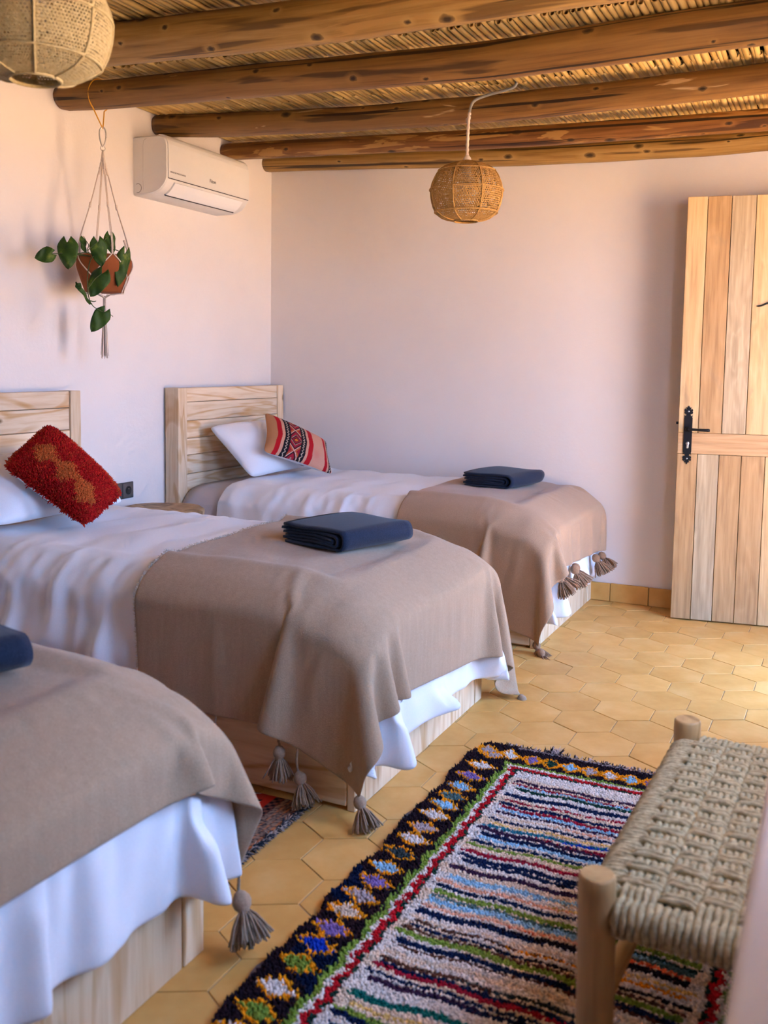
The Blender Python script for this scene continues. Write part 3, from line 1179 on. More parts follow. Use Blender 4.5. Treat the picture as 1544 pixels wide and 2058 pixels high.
# shaggy red cushion
RC = [(0.335, -2.148, 0.948), (0.656, -2.096, 0.694), (0.714, -2.356, 0.612), (0.426, -2.455, 0.82)]
RC = [tuple(np.array(p) + np.array([0.0, 0.0, 0.012])) for p in RC]
Rn = (math.cos(math.radians(50)) * math.cos(math.radians(-12)), math.cos(math.radians(50)) * math.sin(math.radians(-12)), math.sin(math.radians(50)))
red_root = thing('cushion', (0.53, -2.26, 0.62), 'shaggy red cushion with orange stars on the middle bed', 'cushion')
u, v, B, h, nn = cushion_grid(RC, Rn, 0, 40, 30, 0.03)
f = B + nn * (h * 0.068)[..., None]
b = B - nn * (h * 0.05)[..., None]


def red_pattern(u, v):
    """orange stepped stars in a slanting row on a red ground"""
    u, v = np.asarray(u), np.asarray(v)
    base = np.array([0.50, 0.012, 0.010])
    orange = np.array([0.66, 0.135, 0.030])
    m = np.zeros(u.shape, dtype=bool)
    for cu, cv, s in ((0.24, 0.62, 0.125), (0.52, 0.66, 0.125), (0.79, 0.72, 0.125)):
        du, dv = np.abs(u - cu) / s, np.abs(v - cv) / (s * 1.35)
        m |= (np.maximum(du, dv) < 0.62) | ((du < 0.34) & (dv < 1.0)) | ((dv < 0.34) & (du < 1.0))
    m |= (np.abs(v - 0.64) < 0.05) & (u > 0.2) & (u < 0.8) & (np.abs(np.sin(u * 11)) > 0.3)
    edge = (np.abs(v - 0.10) < 0.035) & (u > 0.3) | (u < 0.03)
    c = np.where(m[..., None], orange, base)
    c = np.where((edge & ~m)[..., None], base * 0.6 + orange * 0.4, c)
    fl = 0.5 + 0.5 * np.sin(u * 61 + 3 * np.sin(v * 23)) * np.sin(v * 47 + 2 * np.sin(u * 19))
    k_ = (0.35 * (fl > 0.72))[..., None]
    return c * (1 - k_) + k_ * np.array([0.60, 0.07, 0.02])


nu, nv = 40, 30
cover_m = painted('shag_backing')
mk('cover', f.reshape(-1, 3), grid_faces(nu, nv, True), cover_m, red_root, True, (red_pattern(u, v) * 0.6).reshape(-1, 3))
back_m = fabric('cushion_back', (0.74, 0.73, 0.74), 0.05, 200, 0.15)
mk('back_cover', b.reshape(-1, 3), grid_faces(nu, nv, False), back_m, red_root)


def tufts(P, N, L, cols, w=0.0025, lean=0.35, rs=NP, dirn=None):
    """one three-sided tapering tuft of yarn on every point"""
    k = len(P)
    d = N + lean * rs.normal(size=(k, 3))
    if dirn is not None:
        d = d + dirn
    d /= np.linalg.norm(d, axis=1)[:, None]
    t = np.cross(d, rs.normal(size=(k, 3)))
    t /= np.linalg.norm(t, axis=1)[:, None] + 1e-9
    s = np.cross(d, t)
    ln = L * (0.75 + 0.5 * rs.rand(k))
    ang = [0, 2 * PI / 3, 4 * PI / 3]
    base = [P + w * (math.cos(a) * t + math.sin(a) * s) for a in ang]
    mid = [P + d * (ln * 0.62)[:, None] + w * 1.15 * (math.cos(a + 0.3) * t + math.sin(a + 0.3) * s) for a in ang]
    droop = np.zeros((k, 3))
    droop[:, 2] = -0.18 * ln
    tip = P + d * ln[:, None] + droop * 0.3 + t * (rs.normal(size=(k, 1)) * w)
    V = np.stack(base + mid + [tip], 1).reshape(-1, 3)
    I = np.arange(k)[:, None] * 7
    F = []
    for a, c in ((0, 1), (1, 2), (2, 0)):
        F.append(np.concatenate([I + a, I + c, I + 3 + c], 1))
        F.append(np.concatenate([I + a, I + 3 + c, I + 3 + a], 1))
        F.append(np.concatenate([I + 3 + a, I + 3 + c, I + 6], 1))
    F = np.concatenate(F)
    shade = 0.82 + 0.36 * rs.rand(k, 1)
    cc = np.clip(cols * shade, 0, 1)
    cc = np.repeat(cc[:, None, :], 7, 1).reshape(-1, 3)
    return V, F, cc


yarn_pile_m = painted('dyed_wool_pile', 0.95, 500, 0.1)
V, F, cc = tufts(_EDGE + np.array([0.0, 0.0, 0.004]), np.tile(np.array([-1.0, 0.0, 0.15]), (len(_EDGE), 1)), np.full(len(_EDGE), 0.009), np.tile(np.array([0.72, 0.65, 0.56]), (len(_EDGE), 1)), 0.0012, 0.6)
o = mk('edge_fringe', V, F, yarn_pile_m, bla[1], False, cc)
o['kind'] = 'stuff'
K = 16000
uu, vv = NP.rand(K), NP.rand(K)


def bil(G, uu, vv):
    nu, nv = G.shape[0] - 1, G.shape[1] - 1
    x, y = uu * nu, vv * nv
    i, j = np.minimum(x.astype(int), nu - 1), np.minimum(y.astype(int), nv - 1)
    a, c = (x - i)[:, None], (y - j)[:, None]
    return G[i, j] * (1 - a) * (1 - c) + G[i + 1, j] * a * (1 - c) + G[i + 1, j + 1] * a * c + G[i, j + 1] * (1 - a) * c


du = np.gradient(f, axis=0)
dv = np.gradient(f, axis=1)
Nf = -np.cross(du, dv)
Nf /= np.linalg.norm(Nf, axis=2)[..., None] + 1e-9
if (Nf.reshape(-1, 3) @ nn).mean() < 0:
    Nf = -Nf
P, N = bil(f, uu, vv), bil(Nf, uu, vv)
C = red_pattern(uu + NP.normal(0, 0.006, K), vv + NP.normal(0, 0.008, K))
V, F, cc = tufts(P, N, 0.016, C, 0.0024, 0.5)
o = mk('pile', V, F, yarn_pile_m, red_root, False, cc)
o['kind'] = 'stuff'

# woven striped cushion
KC = [(0.312, -0.556, 0.952), (0.519, -0.225, 0.775), (0.660, -0.405, 0.610), (0.458, -0.794, 0.757)]
Kn = (math.cos(math.radians(42)) * math.cos(math.radians(-8)), math.cos(math.radians(42)) * math.sin(math.radians(-8)), math.sin(math.radians(42)))
nu, nv = 220, 150
u, v, B, h, nn = cushion_grid(KC, Kn, 0, nu, nv, 0.10)
kr = thing('cushion', (0.50, -0.48, 0.62), 'woven cushion with red and black stripes and pink ground', 'cushion')


def kilim(u, v):
    pink, tan = np.array([0.62, 0.30, 0.20]), np.array([0.50, 0.22, 0.10])
    red, black, cream = np.array([0.46, 0.010, 0.016]), np.array([0.018, 0.012, 0.014]), np.array([0.66, 0.50, 0.38])
    dred, oran = np.array([0.33, 0.015, 0.03]), np.array([0.62, 0.16, 0.02])
    c = np.empty(u.shape + (3,))
    c[:] = pink * 1.05
    tri = lambda x: np.abs((x % 1.0) - 0.5) * 2
    c[u < 0.11] = tan
    c[(u > 0.11) & (u < 0.175)] = red
    for a, b in ((0.215, 0.30), (0.455, 0.535), (0.925, 0.985)):
        m = (u > a) & (u < b)
        c[m] = black
        z = a + (b - a) * (0.36 + 0.28 * tri(v * 15))
        c[m & (np.abs(u - z) < 0.0055)] = cream
    m = (u >= 0.30) & (u <= 0.455)
    uu_ = (u - 0.3775) / 0.0775
    d = np.abs(uu_) + tri(v * 2.0 + 0.25) * 2.0 - 1.0
    c[m] = dred
    for lo, hi, col in ((-9, -0.62, oran), (-0.62, -0.48, black), (-0.2, -0.02, black), (0.02, 0.16, cream), (0.16, 0.5, dred * 1.1), (0.62, 0.85, black), (0.95, 1.1, cream), (1.25, 1.4, oran)):
        c[m & (d > lo) & (d < hi)] = col
    st = (np.sin(v * 420) > -0.1)
    c[m & (d > 0.02) & (d < 0.16) & ~st] = black
    c[(u > 0.57) & (u < 0.64)] = red
    c[(u > 0.845) & (u < 0.895)] = red
    c[u > 0.99] = red
    blush = np.exp(-(((u - 0.70) / 0.06) ** 2 + ((v - 0.78) / 0.12) ** 2))
    c = c * (1 - 0.35 * blush[..., None]) + 0.35 * blush[..., None] * np.array([0.66, 0.12, 0.10])
    return c


wob = 0.008 * np.sin(v * 7 + 1) + 0.004 * np.sin(v * 19)
f = B + nn * (h * 0.06 + 0.002 * vnoise(np.stack([u * 9, v * 9, u * 0], -1), 1.0, 3) * h)[..., None]
mk('cover', f.reshape(-1, 3), grid_faces(nu, nv, True), painted('kilim_weave', 0.95, 420, 0.35), kr, True, kilim(np.clip(u + wob, 0, 1), v).reshape(-1, 3))
us, vs = slice(0, nu + 1, 5), slice(0, nv + 1, 5)
bk = (B - nn * (h * 0.05)[..., None])[us, vs]
mk('back_cover', bk.reshape(-1, 3), grid_faces(bk.shape[0] - 1, bk.shape[1] - 1), back_m, kr)
# dark closing straps on the white backs of both cushions
strap_m = fabric('dark_strap', (0.02, 0.025, 0.04), 0.1, 200, 0.2)


def strap(root, Bg, hg, n, i0, i1, tb):
    nv_ = Bg.shape[1] - 1
    idx = [int(nv_ * t) for t in (0.72, 0.78, 0.84, 0.89, 0.93, 0.965, 0.99)]
    V, F = [], []
    for j in idx:
        for i in (i0, i1):
            V.append(Bg[i, j] - n * (hg[i, j] * tb + 0.0025))
    for q in range(len(idx) - 1):
        F.append((2 * q, 2 * q + 1, 2 * q + 3, 2 * q + 2))
    mk('strap', V, F, strap_m, root)


strap(kr, B, h, nn, int(nu * 0.56), int(nu * 0.61), 0.05)
u, v, B, h, nn = cushion_grid(RC, Rn, 0, 40, 30, 0.03)
strap(red_root, B, h, nn, 20, 22, 0.05)

# ------------------------------------------------------------------ folded towels
navy_m = fabric('navy_linen', (0.013, 0.022, 0.046), 0.35, 260, 0.35, 0.9, 6, 0.15, 0.12)


def towel(c, rz, ln, wd, label, seed):
    """folded cloth: layers open on the local -Y end, folded over along the +X side"""
    rr = random.Random(seed)
    root = thing('folded_towel', c, label, 'towel', 'folded navy towels on the beds', rz)
    t = 0.0085

    def layer(z0, z1, xl0, xl1, xr, wob):
        # path: in from the left at z0, round the fold at the right, back to the left at z1
        r = (z1 - z0) / 2
        P = [(xl0 + (xr - xl0) * q, z0 + wob * math.sin(q * 6 + seed)) for q in np.linspace(0, 1, 12)]
        P += [(xr + r * 0.9 * math.sin(a), z0 + r - r * math.cos(a)) for a in np.linspace(0.25, PI - 0.25, 9)]
        P += [(xr + (xl1 - xr) * q, z1 + wob * math.sin(q * 5 + 1)) for q in np.linspace(0, 1, 12)]
        return np.array(P)
    layers = [layer(t / 2, 0.064, -wd / 2 + 0.01, -wd / 2, wd / 2 - 0.035, 0.0), layer(0.016, 0.050, -wd / 2 - 0.008, -wd / 2 - 0.015, wd / 2 - 0.05, 0.0008),
              layer(0.0265, 0.038, -wd / 2 + 0.004, -wd / 2 - 0.006, wd / 2 - 0.06, 0.001)]
    for li, P in enumerate(layers):
        T = np.gradient(P, axis=0)
        T /= np.linalg.norm(T, axis=1)[:, None]
        Nn = np.stack([-T[:, 1], T[:, 0]], 1)
        ring = np.concatenate([P + Nn * t / 2, (P - Nn * t / 2)[::-1]])
        m = len(ring)
        V, F = [], []
        ns = 14
        for s in range(ns + 1):
            q = s / ns
            y = -ln / 2 + ln * q + (0.006 if li else 0.0)
            bul = 0.004 * math.sin(q * PI) - 0.010 * (abs(2 * q - 1) ** 3) * 0.3
            for (x, z) in ring:
                V.append((x + 0.004 * math.sin(q * 5 + z * 60 + seed), y + (0.006 * math.sin(x * 20 + seed) if li else 0.003 * math.sin(x * 9)), max(z + bul * z / 0.06 + 0.002 * math.sin(x * 25 + q * 4 + li), 0.0005)))
        for s in range(ns):
            for i in range(m):
                j = (i + 1) % m
                F.append((s * m + i, s * m + j, (s + 1) * m + j, (s + 1) * m + i))
        half = len(P)
        for e, base in ((0, 0), (1, ns * m)):
            for i in range(half - 1):
                qd = (base + i, base + i + 1, base + m - 2 - i, base + m - 1 - i)
                F.append(qd if e else qd[::-1])
        mk('fold', V, F, navy_m, root, True)
    return root


towel((1.665, -2.125, 0.625), math.radians(-17), 0.33, 0.29, 'navy towel with layered folds on the throw of the middle bed', 3)
towel((1.625, -0.36, 0.625), math.radians(-10), 0.36, 0.27, 'navy towel on the brown throw of the bed by the back wall', 5)
towel((1.585, -3.74, 0.631), math.radians(-18), 0.33, 0.29, 'navy towel on the throw of the bed beside the woven bench', 8)

# ------------------------------------------------------------------ plank door standing open against the back wall
DTH = math.radians(7.9)
door = bpy.data.objects.new('door_1', None)
door.empty_display_size = 0.1
door.location = (2.434, -0.187, 0.006)
door.rotation_euler = (0, 0, DTH)
COL.objects.link(door)
struct(door)


def door_wood(name, a, b, c):
    M = Mat(name, 0.55, 0.3)
    f1 = M.noise(70, 5, 0.6, (1, 1, 0.05), 0.3)
    f2 = M.noise(7, 2, 0.5, (1, 1, 0.16), 1.3)
    f3 = M.noise(9, 4, 0.6, (1, 1, 0.35), 0.6)
    mu = M.n('ShaderNodeMath', operation='MULTIPLY', i_1=16.0)
    M.l(f2, mu.inputs[0])
    sn = M.n('ShaderNodeMath', operation='SINE')
    M.l(mu.outputs[0], sn.inputs[0])
    mr = M.n('ShaderNodeMapRange')
    mr.inputs['From Min'].default_value = -1
    M.l(sn.outputs[0], mr.inputs['Value'])
    c1 = M.ramp(mr.outputs[0], [(0, b), (0.6, c), (1, b)])
    c2 = M.ramp(f1, [(0.32, a), (0.5, b), (0.72, c)])
    cc = M.mix(0.55, c1, c2)
    cc = M.mix(M.ramp(f3, [(0.62, (0, 0, 0)), (0.80, (0.75, 0.75, 0.75))]), cc, (0.24, 0.18, 0.12))
    vo = M.n('ShaderNodeTexVoronoi')
    vo.inputs['Scale'].default_value = 3.4
    M.l(M.co(), vo.inputs['Vector'])
    cc = M.mix(M.ramp(vo.outputs['Distance'], [(0.03, (1, 1, 1)), (0.06, (0, 0, 0))]), cc, tuple(x * 0.3 for x in a))
    M.color(cc)
    M.bump(f1, 0.2, 0.004)
    return M.m


DW = [door_wood('door_pale', (0.37, 0.225, 0.10), (0.54, 0.365, 0.175), (0.64, 0.47, 0.255)),
      door_wood('door_tan', (0.22, 0.12, 0.05), (0.39, 0.235, 0.105), (0.50, 0.33, 0.165)),
      door_wood('door_grey', (0.22, 0.165, 0.095), (0.40, 0.305, 0.185), (0.53, 0.43, 0.28))]


def dbox(name, x0, x1, y0, y1, z0, z1, m, b=0.002, parent=None):
    V, F = box_vf(x0, x1, y0, y1, z0, z1, b, 1)
    me = mesh_of(name, V, F, smooth=False)
    me.materials.append(m)
    o = bpy.data.objects.new(name, me)
    COL.objects.link(o)
    o.parent = parent or door
    return o


DWID = 0.92
xt = [0.0, 0.091, 0.197, 0.304, 0.412, 0.515, 0.618, 0.722, 0.822, DWID]
xb = [0.0, 0.093, 0.191, 0.291, 0.396, 0.500, 0.603, 0.71, 0.815, DWID]
mt_ = [0, 1, 2, 0, 1, 0, 2, 1, 0]
mb_ = [1, 2, 1, 1, 0, 2, 1, 0, 1]
for a, b, mi in zip(xt[:-1], xt[1:], mt_):
    dbox('door_plank', a + 0.0012, b - 0.0012, -0.020 - RNG.uniform(0, .002), 0.022, 0.909, 2.016 + RNG.uniform(-.002, .003), DW[mi])
for a, b, mi in zip(xb[:-1], xb[1:], mb_):
    dbox('door_plank', a + 0.0012, b - 0.0012, -0.020 - RNG.uniform(0, .002), 0.022, 0.0, 0.806, DW[mi])
V, F = box_vf(0.001, DWID, -0.021, 0.022, 0.8075, 0.9075, 0.002, 1)
_rail = door_wood('door_rail_wood', (0.28, 0.155, 0.065), (0.46, 0.28, 0.135), (0.57, 0.39, 0.21))
for nd in _rail.node_tree.nodes:
    if nd.type == 'MAPPING':
        s = nd.inputs['Scale'].default_value
        nd.inputs['Scale'].default_value = (s[2], s[1], s[0])
dbox('door_rail', 0.001, DWID, -0.021, 0.022, 0.8075, 0.9075, _rail)
dbox('door_backing', 0.004, DWID - 0.004, 0.004, 0.0235, 0.004, 2.010, DW[1])
iron_m = plain('black_iron', (0.012, 0.012, 0.014), 0.42, 0.5, 0.2, 60, 0.6)
steel_m = plain('bright_steel', (0.62, 0.60, 0.58), 0.3, 0.5, 0.05, 60, 0.9)


def outline_plate(name, pts, y0, y1, m, parent):
    """flat plate cut to a silhouette in the door plane"""
    bm = bmesh.new()
    vs = [bm.verts.new((x, y0, z)) for x, z in pts]
    fc = bm.faces.new(vs)
    r = bmesh.ops.extrude_face_region(bm, geom=[fc])
    for e in r['geom']:
        if isinstance(e, bmesh.types.BMVert):
            e.co.y = y1
    bmesh.ops.triangulate(bm, faces=bm.faces[:])
    bmesh.ops.recalc_face_normals(bm, faces=bm.faces[:])
    me = bpy.data.meshes.new(name)
    bm.to_mesh(me)
    bm.free()
    me.materials.append(m)
    o = bpy.data.objects.new(name, me)
    COL.objects.link(o)
    o.parent = parent
    return o


# lock plate with leaf-shaped ends
half = [(0.019, 0.0), (0.019, 0.082), (0.0165, 0.086), (0.0195, 0.094), (0.011, 0.090), (0.009, 0.099), (0.018, 0.102), (0.0205, 0.110),
        (0.0165, 0.113), (0.0205, 0.117), (0.017, 0.125), (0.008, 0.122), (0.0125, 0.132), (0.006, 0.131), (0.0, 0.141)]
pts = [(x, z) for x, z in half] + [(-x, z) for x, z in half[::-1][1:]]
pts = pts[:-1] + [(-0.019, 0.0)]
low = [(-x, -z) for x, z in half][1:] + [(x, -z) for x, z in half[::-1][1:]][:-1]
pts = pts + low
PX, PZ = 0.046, 0.897
plate = outline_plate('lock_plate', [(PX + x, PZ + z) for x, z in pts], -0.0255, -0.0225, iron_m, door)
V, F = lathe_vf([(0.0, 0.0), (0.012, 0.0), (0.013, 0.008), (0.010, 0.020), (0.0085, 0.040), (0.0, 0.041)], 16)
V = np.stack([V[:, 0] + PX, -0.0255 - V[:, 2], V[:, 1] + PZ + 0.029], 1)
me = mesh_of('lever_handle', V, F)
P = bez([(PX, -0.060, PZ + 0.029), (PX + 0.02, -0.064, PZ + 0.029), (PX + 0.055, -0.066, PZ + 0.028), (PX + 0.098, -0.064, PZ + 0.027)], 18)
V2, F2 = tube_vf(P, np.interp(np.linspace(0, 1, len(P)), [0, .2, .5, .9, .96, 1], [.0095, .0065, .006, .0072, .0085, .006]), 10)
V, F = merge([(V, F), (V2, F2)])
me = mesh_of('lever_handle', V, F)
me.materials.append(iron_m)
o = bpy.data.objects.new('lever_handle', me)
COL.objects.link(o)
o.parent = door
V, F = lathe_vf([(0.0, 0), (0.0085, 0), (0.0085, 0.004), (0.0, 0.004)], 16)
k1 = np.stack([V[:, 0] + PX, -0.0256 - V[:, 2], V[:, 1] + PZ - 0.040], 1)
k2 = box_vf(PX - 0.005, PX + 0.005, -0.0296, -0.0256, PZ - 0.064, PZ - 0.042, 0.001, 1)
V, F = merge([(k1, F), k2])
me = mesh_of('key_cylinder', V, F)
me.materials.append(steel_m)
o = bpy.data.objects.new('key_cylinder', me)
COL.objects.link(o)
o.parent = plate
for dz in (0.113, -0.113):
    V, F = lathe_vf([(0.0, 0), (0.0045, 0), (0.003, 0.0025), (0.0, 0.003)], 10)
    V = np.stack([V[:, 0] + PX, -0.0255 - V[:, 2], V[:, 1] + PZ + dz], 1)
    me = mesh_of('screw', V, F)
    me.materials.append(steel_m)
    o = bpy.data.objects.new('screw', me)
    COL.objects.link(o)
    o.parent = plate
dbox('latch', -0.010, 0.002, -0.004, 0.008, PZ + 0.050, PZ + 0.062, iron_m, 0.001)
# thin dark twig-like strip on the planks
P = bez([(0.325, -0.026, 1.507), (0.345, -0.028, 1.509), (0.37, -0.028, 1.520), (0.41, -0.026, 1.530), (0.46, -0.025, 1.533)], 20)
V, F = tube_vf(P, np.interp(np.linspace(0, 1, len(P)), [0, .1, .6, 1], [.002, .0035, .0045, .003]), 8)
me = mesh_of('iron_strip', V, F)
me.materials.append(iron_m)
o = bpy.data.objects.new('iron_strip', me)
COL.objects.link(o)
o.parent = door

# ------------------------------------------------------------------ wall air conditioner
ac_m = plain('ac_plastic', (0.72, 0.70, 0.68), 0.38, 0.4, 0.01, 20)
ac2_m = plain('ac_flap', (0.82, 0.81, 0.81), 0.35, 0.4, 0.01, 20)
dark_m = plain('dark_gap', (0.05, 0.045, 0.045), 0.8, 0.1, 0.1, 30)
ink_m = plain('print_ink', (0.10, 0.09, 0.09), 0.7, 0.2, 0.05, 60)
AY0, AY1 = -1.235, -0.545
ac = thing('air_conditioner', (0.1, (AY0 + AY1) / 2, 2.012), 'white wall air conditioner under the log ends', 'air conditioner')
prof = [(0.001, 2.012), (0.001, 2.288), (0.150, 2.288), (0.172, 2.285), (0.187, 2.276), (0.196, 2.262), (0.2015, 2.243), (0.204, 2.20), (0.2045, 2.10), (0.2035, 2.082),
        (0.196, 2.066), (0.182, 2.048), (0.160, 2.030), (0.130, 2.018), (0.095, 2.013)]


def extrude_y(prof, ylist, insets):
    V, F = [], []
    n = len(prof)
    cx = sum(p[0] for p in prof) / n
    cz = sum(p[1] for p in prof) / n
    for y, s in zip(ylist, insets):
        for x, z in prof:
            dx, dz = x - cx, z - cz
            L = math.hypot(dx, dz)
            q = max(0, 1 - s / L)
            V.append((max(cx + dx * q, 0.001) if x > 0.002 else 0.001, y, cz + dz * q))
    for i in range(len(ylist) - 1):
        for j in range(n):
            k = (j + 1) % n
            F.append((i * n + j, i * n + k, (i + 1) * n + k, (i + 1) * n + j))
    F += [tuple(range(n)), tuple(range(len(V) - 1, len(V) - n - 1, -1))]
    return V, F


V, F = extrude_y(prof, [AY0, AY0 + 0.004, AY0 + 0.012, AY1 - 0.012, AY1 - 0.004, AY1], [0.008, 0.003, 0, 0, 0.003, 0.008])
o = mk('body', V, F, ac_m, ac, smooth=False)
o.data.polygons.foreach_set('use_smooth', np.array([len(p.vertices) == 4 for p in o.data.polygons]))
pr2 = [(x, z) for x, z in prof if z >= 2.0835 and x > 0.14]
# front panel: thin shell proud of the body, ends above the dark joint
outer = [(x + 0.004 * min(1, (x - 0.14) / 0.05), z + (0.003 if x < 0.175 else 0)) for x, z in pr2] + [(0.2085, 2.086)]
inner = [(x - 0.004, z - 0.003) for x, z in pr2] + [(0.199, 2.086)]
ring = outer + inner[::-1]
m = len(ring)
V, F = [], []
for y in (AY0 + 0.006, AY1 - 0.006):
    V += [(x, y, z) for x, z in ring]
F = [(j, (j + 1) % m, m + (j + 1) % m, m + j) for j in range(m)]
h_ = len(outer)
for e in (0, m):
    for i in range(h_ - 1):
        F.append((e + i, e + i + 1, e + m - 2 - i, e + m - 1 - i))
fp = mk('front_panel', V, F, ac_m, ac, smooth=False)
box('panel_joint', 0.197, 0.2056, AY0 + 0.008, AY1 - 0.008, 2.0825, 2.0862, dark_m, ac)
# outlet flap
fl = [(0.2045, 2.070), (0.196, 2.0595), (0.183, 2.0435), (0.166, 2.0285), (0.148, 2.0185)]
V, F = [], []
for y in (AY0 + 0.055, AY1 - 0.065):
    V += [(x + 0.004, y, z - 0.003) for x, z in fl] + [(x - 0.002, y, z + 0.002) for x, z in fl[::-1]]
m = len(fl) * 2
F = [(j, (j + 1) % m, m + (j + 1) % m, m + j) for j in range(m)]
F += [(i, i + 1, m - 2 - i, m - 1 - i) for i in range(len(fl) - 1)] + [(m + i, m + i + 1, 2 * m - 2 - i, 2 * m - 1 - i) for i in range(len(fl) - 1)]
mk('air_flap', V, F, ac2_m, ac, smooth=False)
V, F = tube_vf([(0.146, AY0 + 0.055, 2.0160), (0.146, AY1 - 0.065, 2.0160)], 0.0042, 6)
mk('flap_gap', V, F, dark_m, ac)
# round maker's ring on the near end
V, F = tube_vf([(0.028 + 0.021 * math.cos(a), AY0 - 0.0005, 2.046 + 0.021 * math.sin(a)) for a in np.linspace(-1.9, 2.0, 24)], 0.0012, 5)
mk('end_mark', V, F, ink_m, ac)
V, F = tube_vf([(0.062, AY0 + 0.001, 2.03), (0.060, AY0 - 0.0006, 2.10), (0.060, AY0 - 0.0006, 2.24), (0.066, AY0 - 0.0006, 2.268), (0.085, AY0 + 0.001, 2.278)], 0.0012, 5)
mk('end_seam', V, F, plain('seam', (0.5, 0.48, 0.47), 0.6), ac)


def lettering(name, body, size, M4, m, parent, ext=0.0004):
    cu = bpy.data.curves.new(name, 'FONT')
    cu.body = body
    cu.size = size
    cu.extrude = ext
    cu.align_x = 'CENTER'
    t = bpy.data.objects.new(name, cu)
    COL.objects.link(t)
    dg = bpy.context.evaluated_depsgraph_get()
    me = bpy.data.meshes.new_from_object(t.evaluated_get(dg))
    bpy.data.objects.remove(t)
    me.name = name
    me.transform(M4)
    me.transform(Matrix.Translation(-org(parent)))
    me.materials.clear()
    me.materials.append(m)
    o = bpy.data.objects.new(name, me)
    return link(o, parent)


def face_x(x, y, z):
    return Matrix(((0, 0, 1, x), (1, 0, 0, y), (0, 1, 0, z), (0, 0, 0, 1)))


lettering('brand_lettering', 'Fiton', 0.026, face_x(0.2090, -0.878, 2.118), ink_m, ac)
lettering('series_lettering', 'INVERTER MULTI RANGE', 0.0105, face_x(0.2090, -1.158, 2.1105), ink_m, ac)

# ------------------------------------------------------------------ double socket by the stump
so = thing('wall_socket', (0.004, -1.345, 0.585), 'dark double wall socket above the tree stump', 'socket')
sock_m = plain('socket_plastic', (0.055, 0.045, 0.040), 0.4, 0.4, 0.05, 40)
sock2_m = plain('socket_insert', (0.10, 0.08, 0.07), 0.45, 0.4, 0.05, 40)
V, F = box_vf(0.0005, 0.009, -1.425, -1.262, 0.545, 0.625, 0.004, 3)
mk('frame', V, F, sock_m, so)
for y in (-1.3845, -1.3025):
    V, F = box_vf(0.005, 0.0105, y - 0.036, y + 0.036, 0.5495, 0.6205, 0.002, 2)
    ins = mk('insert', V, F, sock2_m, so)
V, F = lathe_vf([(0.0, 0.0002), (0.017, 0.0002), (0.0195, 0.001), (0.0195, 0.0014), (0.021, 0.0014), (0.021, 0)], 24)
V = np.stack([0.0104 + V[:, 2], -1.3025 + V[:, 0], 0.585 + V[:, 1]], 1)
mk('socket_well', V, F, plain('socket_well', (0.02, 0.018, 0.017), 0.4), so)
V, F = lathe_vf([(0.0, 0.004), (0.002, 0.0035), (0.0025, 0.0)], 10)
V = np.stack([0.011 + V[:, 2], -1.3025 + V[:, 0], 0.592 + V[:, 1]], 1)
mk('earth_pin', V, F, steel_m, so)

# ------------------------------------------------------------------ tree-stump table
st = thing('stump_table', (0.26, -1.36, 0), 'tree-stump side table between the two far beds', 'stump')
bark_m = wood('stump_bark', (0.19, 0.105, 0.045), (0.36, 0.225, 0.11), (0.50, 0.34, 0.19), 2, fine=26, wide=5, knots=False, bump=0.6)
inner_m = wood('stump_heart', (0.33, 0.15, 0.04), (0.52, 0.28, 0.08), (0.60, 0.36, 0.13), 2, fine=30, wide=5, knots=True)
seg = 40
rows = [(0.0, 0.17), (0.10, 0.165), (0.25, 0.168), (0.42, 0.172), (0.482, 0.174), (0.487, 0.168)]
V, F = [], []
for z, r in rows:
    for j in range(seg):
        a = 2 * PI * j / seg
        rr_ = r * (1 + 0.06 * math.sin(2 * a + 0.5) + 0.03 * math.sin(5 * a + 1) + 0.015 * math.sin(11 * a + z * 9))
        V.append((0.26 + rr_ * math.cos(a), -1.36 + rr_ * math.sin(a), z))
F = [(i * seg + j, i * seg + (j + 1) % seg, (i + 1) * seg + (j + 1) % seg, (i + 1) * seg + j) for i in range(len(rows) - 1) for j in range(seg)]
F += [tuple(range(seg - 1, -1, -1)), tuple(range((len(rows) - 1) * seg, len(rows) * seg))]
mk('trunk', V, F, inner_m, st)
rows = [(0.487, 0.176), (0.489, 0.188), (0.501, 0.193), (0.517, 0.192), (0.525, 0.183), (0.5265, 0.170), (0.5265, 0.08), (0.5265, 0.01)]
V = []
for z, r in rows:
    for j in range(seg):
        a = 2 * PI * j / seg
        rr_ = r * (1 + 0.06 * math.sin(2 * a + 0.5) + 0.03 * math.sin(5 * a + 1) + 0.01 * math.sin(13 * a))
        V.append((0.26 + rr_ * math.cos(a), -1.36 + rr_ * math.sin(a), z))
F = [(i * seg + j, i * seg + (j + 1) % seg, (i + 1) * seg + (j + 1) % seg, (i + 1) * seg + j) for i in range(len(rows) - 1) for j in range(seg)]
F += [tuple(range(seg - 1, -1, -1)), tuple(range((len(rows) - 1) * seg, len(rows) * seg))]
mk('top_slice', V, F, bark_m, st)

